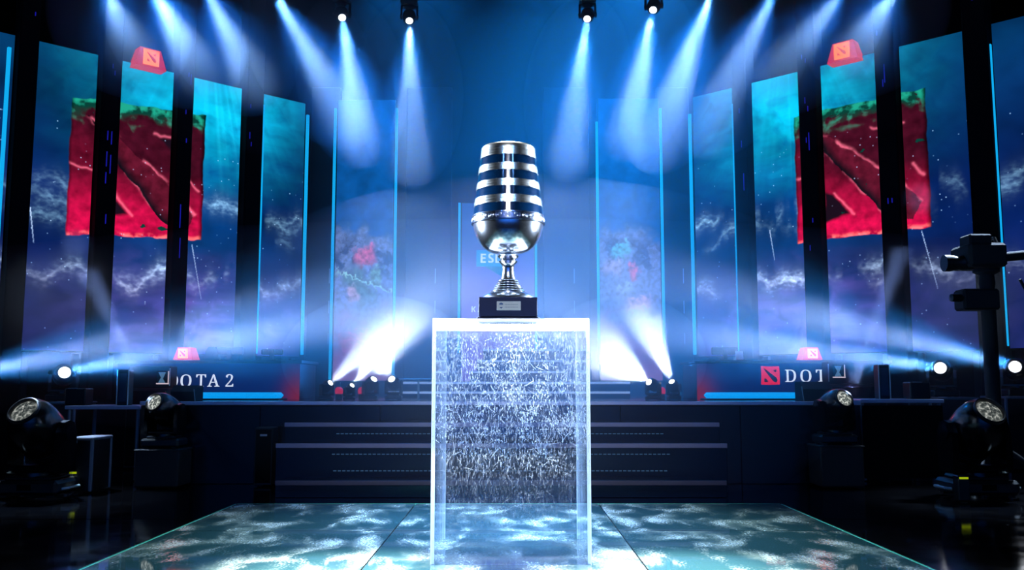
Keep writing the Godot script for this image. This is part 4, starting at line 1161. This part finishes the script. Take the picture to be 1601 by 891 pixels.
func floor_gear() -> void:
	# crystal-like lens of the unlit-looking heads
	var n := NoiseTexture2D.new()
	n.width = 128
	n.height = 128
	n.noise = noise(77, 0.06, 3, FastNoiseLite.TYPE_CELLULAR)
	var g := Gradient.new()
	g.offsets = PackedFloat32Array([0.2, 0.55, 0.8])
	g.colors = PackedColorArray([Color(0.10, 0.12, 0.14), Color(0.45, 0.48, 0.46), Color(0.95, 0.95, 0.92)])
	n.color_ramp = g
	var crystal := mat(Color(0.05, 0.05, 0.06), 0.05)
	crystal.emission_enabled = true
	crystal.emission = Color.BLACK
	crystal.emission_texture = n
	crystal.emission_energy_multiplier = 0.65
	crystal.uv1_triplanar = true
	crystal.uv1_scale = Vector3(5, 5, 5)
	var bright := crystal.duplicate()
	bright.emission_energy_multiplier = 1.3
	var pale := Color(0.55, 0.68, 1.0)
	var fl := -0.02
	# nearest pair
	var d1 := Vector3(-0.13, 0.64, 0.76).normalized()
	var l1 := moving_head("moving_head_light", Vector3(at(58, 760, 6.0).x, fl, -6.0), false, d1, 1.0, crystal, "big black moving-head light with a crystal lens, beside the low flight case with labels", "big moving-head lights on the floor")
	spot(l1 + d1 * 0.01, Vector3(-0.12, 1, -0.3), 4.0, 5.0, Color(0.4, 0.45, 1.0), 0.06, 1.0)
	var d2 := Vector3(0.12, 0.63, 0.77).normalized()
	var l2 := moving_head("moving_head_light", Vector3(at(1527, 760, 6.0).x, fl, -6.0), false, d2, 1.0, crystal, "big black moving-head light with a crystal lens, before the broadcast camera's stand", "big moving-head lights on the floor")
	spot(l2 + d2 * 0.01, Vector3(0.1, 1, -0.3), 2.0, 5.0, Color(0.4, 0.45, 1.0), 0.06, 1.0)
	# pair beside the stage
	for q in [[240, 628, 6.5, 168, 480, "pale-lensed black moving head before the rack at the lone 2 desk"], [1321, 622, 6.5, 1392, 430, "pale-lensed black moving head before the rack at the red-emblem desk"]]:
		var p := at(q[0], q[1], q[2])
		var e := at(q[3], q[4], q[2] + 1.5)
		var aim := (e - p).normalized()
		var d := Vector3(aim.x * 0.5, 0.40, 0.85).normalized()
		var k := 0.66
		var b := p - d * 0.225 * k - Vector3.UP * 0.40 * k
		var mc := thing("light_riser", "low black riser box under the pale-lensed head at the " + ("lone 2 desk" if q[0] < 800 else "red-emblem desk"), "riser", Vector3(b.x, fl, b.z), "risers under the pale-lensed heads")
		part("body", box(Vector3(0.30, b.y - fl - 0.001, 0.28), 0.01), M.black_matte, mc, T(Vector3(0, (b.y - fl - 0.001) / 2, 0)))
		part("top_plate", box(Vector3(0.31, 0.012, 0.29), 0.004), M.black_plastic, mc, T(Vector3(0, b.y - fl - 0.008, 0)))
		var l := moving_head("moving_head_light", b, false, d, k, bright, q[5], "pale-lensed moving heads beside the stage")
		spot(l + d * 0.03, aim, 420.0, 2.4, pale, 0.04, 1.0)
	# low beams that cross the stage
	for q in [[101, 582, 8.0, 330, 540, 60.0, "white-lit moving head on a case by the crew table near the lone 2 desk"], [-70, 590, 8.0, 150, 545, 60.0, "moving head on a case outside the frame whose low beam enters over the torn-end screen"], [1470, 575, 8.0, 1240, 545, 60.0, "white-lit moving head on a case, nearer the stage of the two by the broadcast camera"], [1587, 573, 7.9, 1370, 520, 60.0, "white-lit moving head on a case at the frame's edge, under the broadcast camera"]]:
		var p := at(q[0], q[1], q[2])
		var e := at(q[3], q[4], q[2] - 0.9)
		var aim := (e - p).normalized()
		var d := Vector3(aim.x * 0.55, 0.15, 0.9).normalized()
		var k := 0.58
		var b := p - d * 0.225 * k - Vector3.UP * 0.40 * k
		road_case("black road case under the " + ("low-beam light by the desk with the lone 2" if q[0] == 101 else "low-beam light outside the frame" if q[0] < 0 else "low-beam light nearer the stage, camera side" if q[0] == 1470 else "low-beam light at the frame's edge, camera side"), Vector3(b.x, fl, b.z), Vector3(0.42, b.y - fl - 0.001, 0.42), "road cases under the low-beam lights")
		var l := moving_head("low_beam_light", b, false, d, k, M.white_lamp, q[6], "low-beam lights on cases")
		spot(l + d * 0.02, aim, q[5] * 8.0, 4.0, Color(0.62, 0.75, 1.0), 0.04, 1.0)
		spot(l + d * 0.022, aim, 130.0, 9.0, Color(0.16, 0.58, 1.0), 0.04, 1.0)
	# low labelled flight case by the near light
	var a := at(112, 684, 6.2)
	var b := at(146, 684, 6.2)
	var rc := road_case("low black flight case with pale labels and a yellow strip beside the big moving head", Vector3((a.x + b.x) / 2, fl, -6.35), Vector3(b.x - a.x, a.y - fl, 0.30))
	for q in [[-0.045, 0.92, 0.026], [-0.05, 0.55, 0.022], [-0.04, 0.20, 0.012]]:
		part("label", box(Vector3(q[2], 0.018, 0.002), 0.0), mat(Color(0.75, 0.76, 0.74), 0.6), rc, T(Vector3(q[0], (a.y - fl) * q[1], 0.151)))
	part("glowing_yellow_strip", box(Vector3(0.045, 0.012, 0.002), 0.0), glow(Color(0.75, 0.85, 0.05), 0.6), rc, T(Vector3(-0.05, (a.y - fl) * 0.35, 0.151)))  # glow added to keep the yellow strip bright, no known lamp
	var yt := thing("marker_tape", "short yellow tape marker on a black block beside the big moving head near the camera", "tape", Vector3(at(1478, 745, 6.0).x - 0.02, fl, -5.75))
	part("block", box(Vector3(0.07, 0.15, 0.07), 0.005), M.black_plastic, yt, T(Vector3(0, 0.075, 0)))
	part("glowing_yellow_strip", box(Vector3(0.055, 0.012, 0.004), 0.001), glow(Color(0.75, 0.85, 0.05), 0.6), yt, T(Vector3(0, 0.135, 0.036)))  # tape brightened by an added glow of its own
	# working desks at either side of the stage
	for side in [0, 1]:
		var x0 := at([106, 1342][side], 632, 7.0).x
		var x1 := at([222, 1472][side], 632, 7.0).x
		var yt2 := at(160, [634, 624][side], 7.0).y
		var tb := thing("crew_table", ["black crew table with highlights painted into its pale top by the desk with the lone 2", "black cloth-fronted crew table with highlights painted into its pale top near the broadcast camera"][side], "table", Vector3((x0 + x1) / 2, fl, -7.2))
		part("table_top", box(Vector3(x1 - x0, 0.028, 0.5), 0.005), M.table_top if M.has("table_top") else mat(Color(0.55, 0.60, 0.68), 0.35, 0.2), tb, T(Vector3(0, yt2 - fl - 0.014, 0)))  # pale colour stands in for highlights on the black table
		for sx in [-1, 1]:
			for sz in [-1, 1]: part("leg", tube([Vector3((x1 - x0) * 0.46 * sx, 0, 0.21 * sz), Vector3((x1 - x0) * 0.46 * sx, yt2 - fl - 0.028, 0.21 * sz)], 0.014), M.edge_metal, tb)
		if side == 1: part("front_cloth", box(Vector3(x1 - x0 - 0.02, yt2 - fl - 0.06, 0.012), 0.003), M.cloth, tb, T(Vector3(0, (yt2 - fl - 0.03) / 2, 0.235)))
		# tall rim-lit box
		var bx := at([192, 1383][side], 600, 7.15)
		var bt := at(192, [578, 570][side], 7.15).y
		var sp := thing("tall_speaker", ["tall narrow black box with pale edges on the crew table by the lone 2 desk", "tall narrow black box with pale edges on the crew table near the broadcast camera"][side], "speaker", Vector3(bx.x, yt2, -7.2))
		part("body", box(Vector3(0.085, bt - yt2, 0.10), 0.006), M.black_plastic, sp, T(Vector3(0, (bt - yt2) / 2, 0)))
		for sx in [-1, 1]: part("edge_profile", box(Vector3(0.008, bt - yt2, 0.008), 0.001), M.rim_metal, sp, T(Vector3(0.042 * sx, (bt - yt2) / 2, 0.05)))  # pale strips put the rim light into the colour
		part("front_grille", box(Vector3(0.06, (bt - yt2) * 0.8, 0.004), 0.001), mat(Color(0.10, 0.16, 0.24), 0.4), sp, T(Vector3(0, (bt - yt2) / 2, 0.051)))
		var lo := thing("small_equipment", ["low black box with pale top edge on the crew table near the lone 2 desk", "low black box with a pale top edge on the crew table near the broadcast camera"][side], "box", Vector3(at([120, 1437][side], 600, 7.2).x, yt2, -7.25))
		part("body", box(Vector3(0.16, 0.13, 0.14), 0.008), M.black_plastic, lo, T(Vector3(0, 0.065, 0)))
		part("lid_edge", box(Vector3(0.07, 0.008, 0.01), 0.002), M.edge_metal, lo, T(Vector3(-0.02, 0.128, 0.068)))
		# cabinet that hides the end of the desk, a wedge before it, a monitor on top
		var c0 := at([196, 1299][side], 600, 7.92)
		var c1 := at([262, 1388][side], 600, 7.92)
		var ct := at(230, [606, 600][side], 7.92).y
		var cx := (c0.x + c1.x) / 2
		var cb := thing("equipment_rack", ["black equipment rack standing before the end of the desk with the lone 2", "black equipment rack hiding the end of the red-emblem desk"][side], "rack", Vector3(cx, fl, -8.03))
		part("rack_body", box(Vector3(c1.x - c0.x, ct - fl, 0.17), 0.008), M.black_plastic, cb, T(Vector3(0, (ct - fl) / 2, 0)))
		part("front_door", box(Vector3(c1.x - c0.x - 0.03, ct - fl - 0.05, 0.012), 0.004), M.black_gloss, cb, T(Vector3(0, (ct - fl) / 2, 0.090)))
		var rw: float = c1.x - c0.x
		var up := thing("monitor_hood", ["black hooded box on the rack around the small lit picture, by the lone 2 desk", "black hooded box on the equipment rack with a pale upright edge, by the red-emblem desk"][side], "hood", Vector3(cx, ct, -8.04))
		var hh: float = at(230, [572, 565][side], 7.92).y - ct
		part("shell", box(Vector3(rw, hh, 0.16), 0.006), M.black_matte, up, T(Vector3(0, hh / 2, -0.02)))
		part("edge_profile", box(Vector3(0.008, hh * 0.8, 0.008), 0.001), M.rim_metal, up, T(Vector3((rw / 2 - 0.004) * (1 - 2 * side), hh / 2, 0.062)))
		var mx := at([251, 1315][side], [590, 580][side], 7.92)
		var pic := part("lit_picture", box(Vector3(0.11, 0.115, 0.008), 0.001), M.black_gloss, up, T(Vector3(mx.x - cx, mx.y - ct, 0.064)))
		part("picture_shape", prism([Vector2(-0.03, -0.045), Vector2(0.03, -0.045), Vector2(0.01, -0.01), Vector2(0.032, 0.045), Vector2(-0.03, 0.045), Vector2(-0.008, 0.0)], 0, 0.002), glow(Color(0.35, 0.52, 0.66), 0.6), pic, T(Vector3(-0.008, 0, 0.004)))
		part("picture_shape", box(Vector3(0.008, 0.10, 0.003), 0.0), glow(Color(0.9, 0.82, 0.86), 0.8), pic, T(Vector3(0.048, 0.005, 0.005)))
		part("picture_shape", box(Vector3(0.11, 0.01, 0.003), 0.0), glow(Color(0.9, 0.82, 0.86), 0.8), pic, T(Vector3(0, -0.052, 0.005)))
		var w0 := at([268, 1255][side], 615, 7.3)
		var w1 := at([305, 1300][side], 615, 7.3)
		var wt := at(280, [602.5, 596.5][side], 7.3).y - 0.56
		var wd := thing("floor_wedge", ["black wedge monitor at the deck's edge, below the lettering with the lone 2", "black wedge monitor at the deck's edge, below the lettering with the red emblem"][side], "monitor wedge", Vector3((w0.x + w1.x) / 2 + [0.03, -0.03][side], 0.56, -7.3))
		part("cabinet", prism([Vector2(-0.1, 0), Vector2(0.1, 0), Vector2(0.1, wt * 0.6), Vector2(0.04, wt), Vector2(-0.1, wt)], -(w1.x - w0.x) / 2, (w1.x - w0.x) / 2), M.black_matte, wd, T(Vector3.ZERO, Basis(Vector3.UP, -PI / 2)))
		part("edge_profile", box(Vector3(0.006, wt * 0.8, 0.006), 0.001), M.rim_metal, wd, T(Vector3((w1.x - w0.x) / 2 * (1 - 2 * side), wt * 0.35, 0.1), Basis(Vector3.BACK, 0.12)))
	var s0 := at(398, 668, 6.6)
	var s1 := at(427, 668, 6.6)
	var sb := thing("floor_speaker", "black upright speaker box with a small pale badge beside the low stage steps", "speaker", Vector3((s0.x + s1.x) / 2, fl, -6.68))
	var sh := s0.y - fl
	part("cabinet", box(Vector3(s1.x - s0.x, sh, 0.15), 0.006), M.black_plastic, sb, T(Vector3(0, sh / 2, 0)))
	part("grille", box(Vector3(s1.x - s0.x - 0.02, sh - 0.03, 0.006), 0.002), M.cloth, sb, T(Vector3(0, sh / 2, 0.077)))
	part("badge", box(Vector3(0.05, 0.014, 0.003), 0.001), mat(Color(0.7, 0.74, 0.8), 0.5), sb, T(Vector3(0, sh - 0.055, 0.081)))
	# broadcast camera on a pedestal
	var cp := at(1538, 430, 6.6)
	var c := thing("broadcast_camera", "black broadcast camera on a pedestal before the wide black tower", "camera", Vector3(cp.x, fl, -6.6))
	var y := cp.y - fl
	part("camera_body", box(Vector3(0.27, 0.17, 0.30), 0.02), M.black_matte, c, T(Vector3(-0.03, y + 0.13, 0)))
	part("lens_barrel", lathe([Vector2(0, 0), Vector2(0.05, 0.0), Vector2(0.055, 0.08), Vector2(0.048, 0.10), Vector2(0.06, 0.16), Vector2(0.06, 0.2), Vector2(0.0, 0.2)], 24), M.black_plastic, c, T(Vector3(-0.10, y + 0.08, 0.04), Basis(Vector3.BACK, PI / 2)))
	part("viewfinder", box(Vector3(0.16, 0.09, 0.16), 0.012), M.black_matte, c, T(Vector3(-0.07, y + 0.235, 0.05)))
	part("top_handle", tube([Vector3(0.06, y + 0.2, 0.1), Vector3(0.06, y + 0.26, 0.06), Vector3(0.06, y + 0.26, -0.08), Vector3(0.06, y + 0.2, -0.12)], 0.012), M.black_plastic, c)
	part("pan_head", lathe([Vector2(0, -0.12), Vector2(0.045, -0.12), Vector2(0.055, -0.06), Vector2(0.05, 0.0), Vector2(0.09, 0.02), Vector2(0.09, 0.055), Vector2(0, 0.055)], 24), M.black_matte, c, T(Vector3(0.02, y, 0)))
	part("battery_box", box(Vector3(0.26, 0.15, 0.16), 0.015), M.black_matte, c, T(Vector3(-0.06, y - 0.18, 0)))
	part("pan_handle", tube([Vector3(0.0, y - 0.17, 0.03), Vector3(-0.22, y - 0.17, 0.06)], 0.018), M.black_plastic, c)
	part("handle_grip", tube([Vector3(-0.20, y - 0.17, 0.058), Vector3(-0.275, y - 0.17, 0.07)], 0.028), M.black_plastic, c)
	part("column", tube([Vector3(0.02, 0.25, 0), Vector3(0.02, y - 0.10, 0)], 0.05, 16), M.black_matte, c)
	for k in 3:
		var an := k * TAU / 3 + 0.4
		part("leg", tube([Vector3(0.02, 0.30, 0), Vector3(0.02 + cos(an) * 0.36, 0.02, sin(an) * 0.36)], 0.02), M.black_matte, c)
	# second camera's boom arm with a hanging cable at the frame's edge
	var bp := at(1592, 400, 6.9)
	var bm := thing("boom_arm", "black boom arm with a hanging cable loop before the cyan strip at the frame's edge", "boom", Vector3(bp.x + 0.15, fl, -6.9))
	part("arm", tube([Vector3(-0.27, bp.y - fl - 0.01, 0), Vector3(0.35, bp.y - fl + 0.05, 0)], 0.036, 12), M.black_matte, bm)
	part("arm_tip", lathe([Vector2(0, -0.02), Vector2(0.045, -0.02), Vector2(0.045, 0.03), Vector2(0, 0.03)], 20), M.black_plastic, bm, T(Vector3(-0.28, bp.y - fl - 0.01, 0), Basis(Vector3.BACK, PI / 2)))
	var loop := []
	for k in 13:
		var f := k / 12.0
		loop.append(Vector3(-0.16 + 0.36 * f, bp.y - fl - 0.04 - 0.38 * sin(PI * (0.12 + 0.75 * f)) + 0.06 * f, 0.02))
	part("cable", tube(loop, 0.012), M.black_plastic, bm)
	part("post", tube([Vector3(0.3, 0.04, 0), Vector3(0.3, bp.y - fl + 0.04, 0)], 0.04, 12), M.black_matte, bm)
	part("foot_plate", lathe([Vector2(0, 0), Vector2(0.25, 0), Vector2(0.24, 0.03), Vector2(0, 0.04)], 28), M.black_matte, bm, T(Vector3(0.3, 0, 0)))

func haze_banks() -> void:
	haze("stage_haze", Vector3(0.3, 2.8, -10.4), Vector3(5.6, 8.0, 3.4), 0.045)
	haze("stage_haze", Vector3(0.0, 4.2, -9.2), Vector3(11.0, 2.6, 3.6), 0.010)
	haze("stage_haze", Vector3(0.0, 1.15, -8.0), Vector3(13.0, 1.9, 2.9), 0.05)
	haze("stage_haze", Vector3(0.1, 0.9, -6.7), Vector3(5.0, 2.6, 2.2), 0.06)
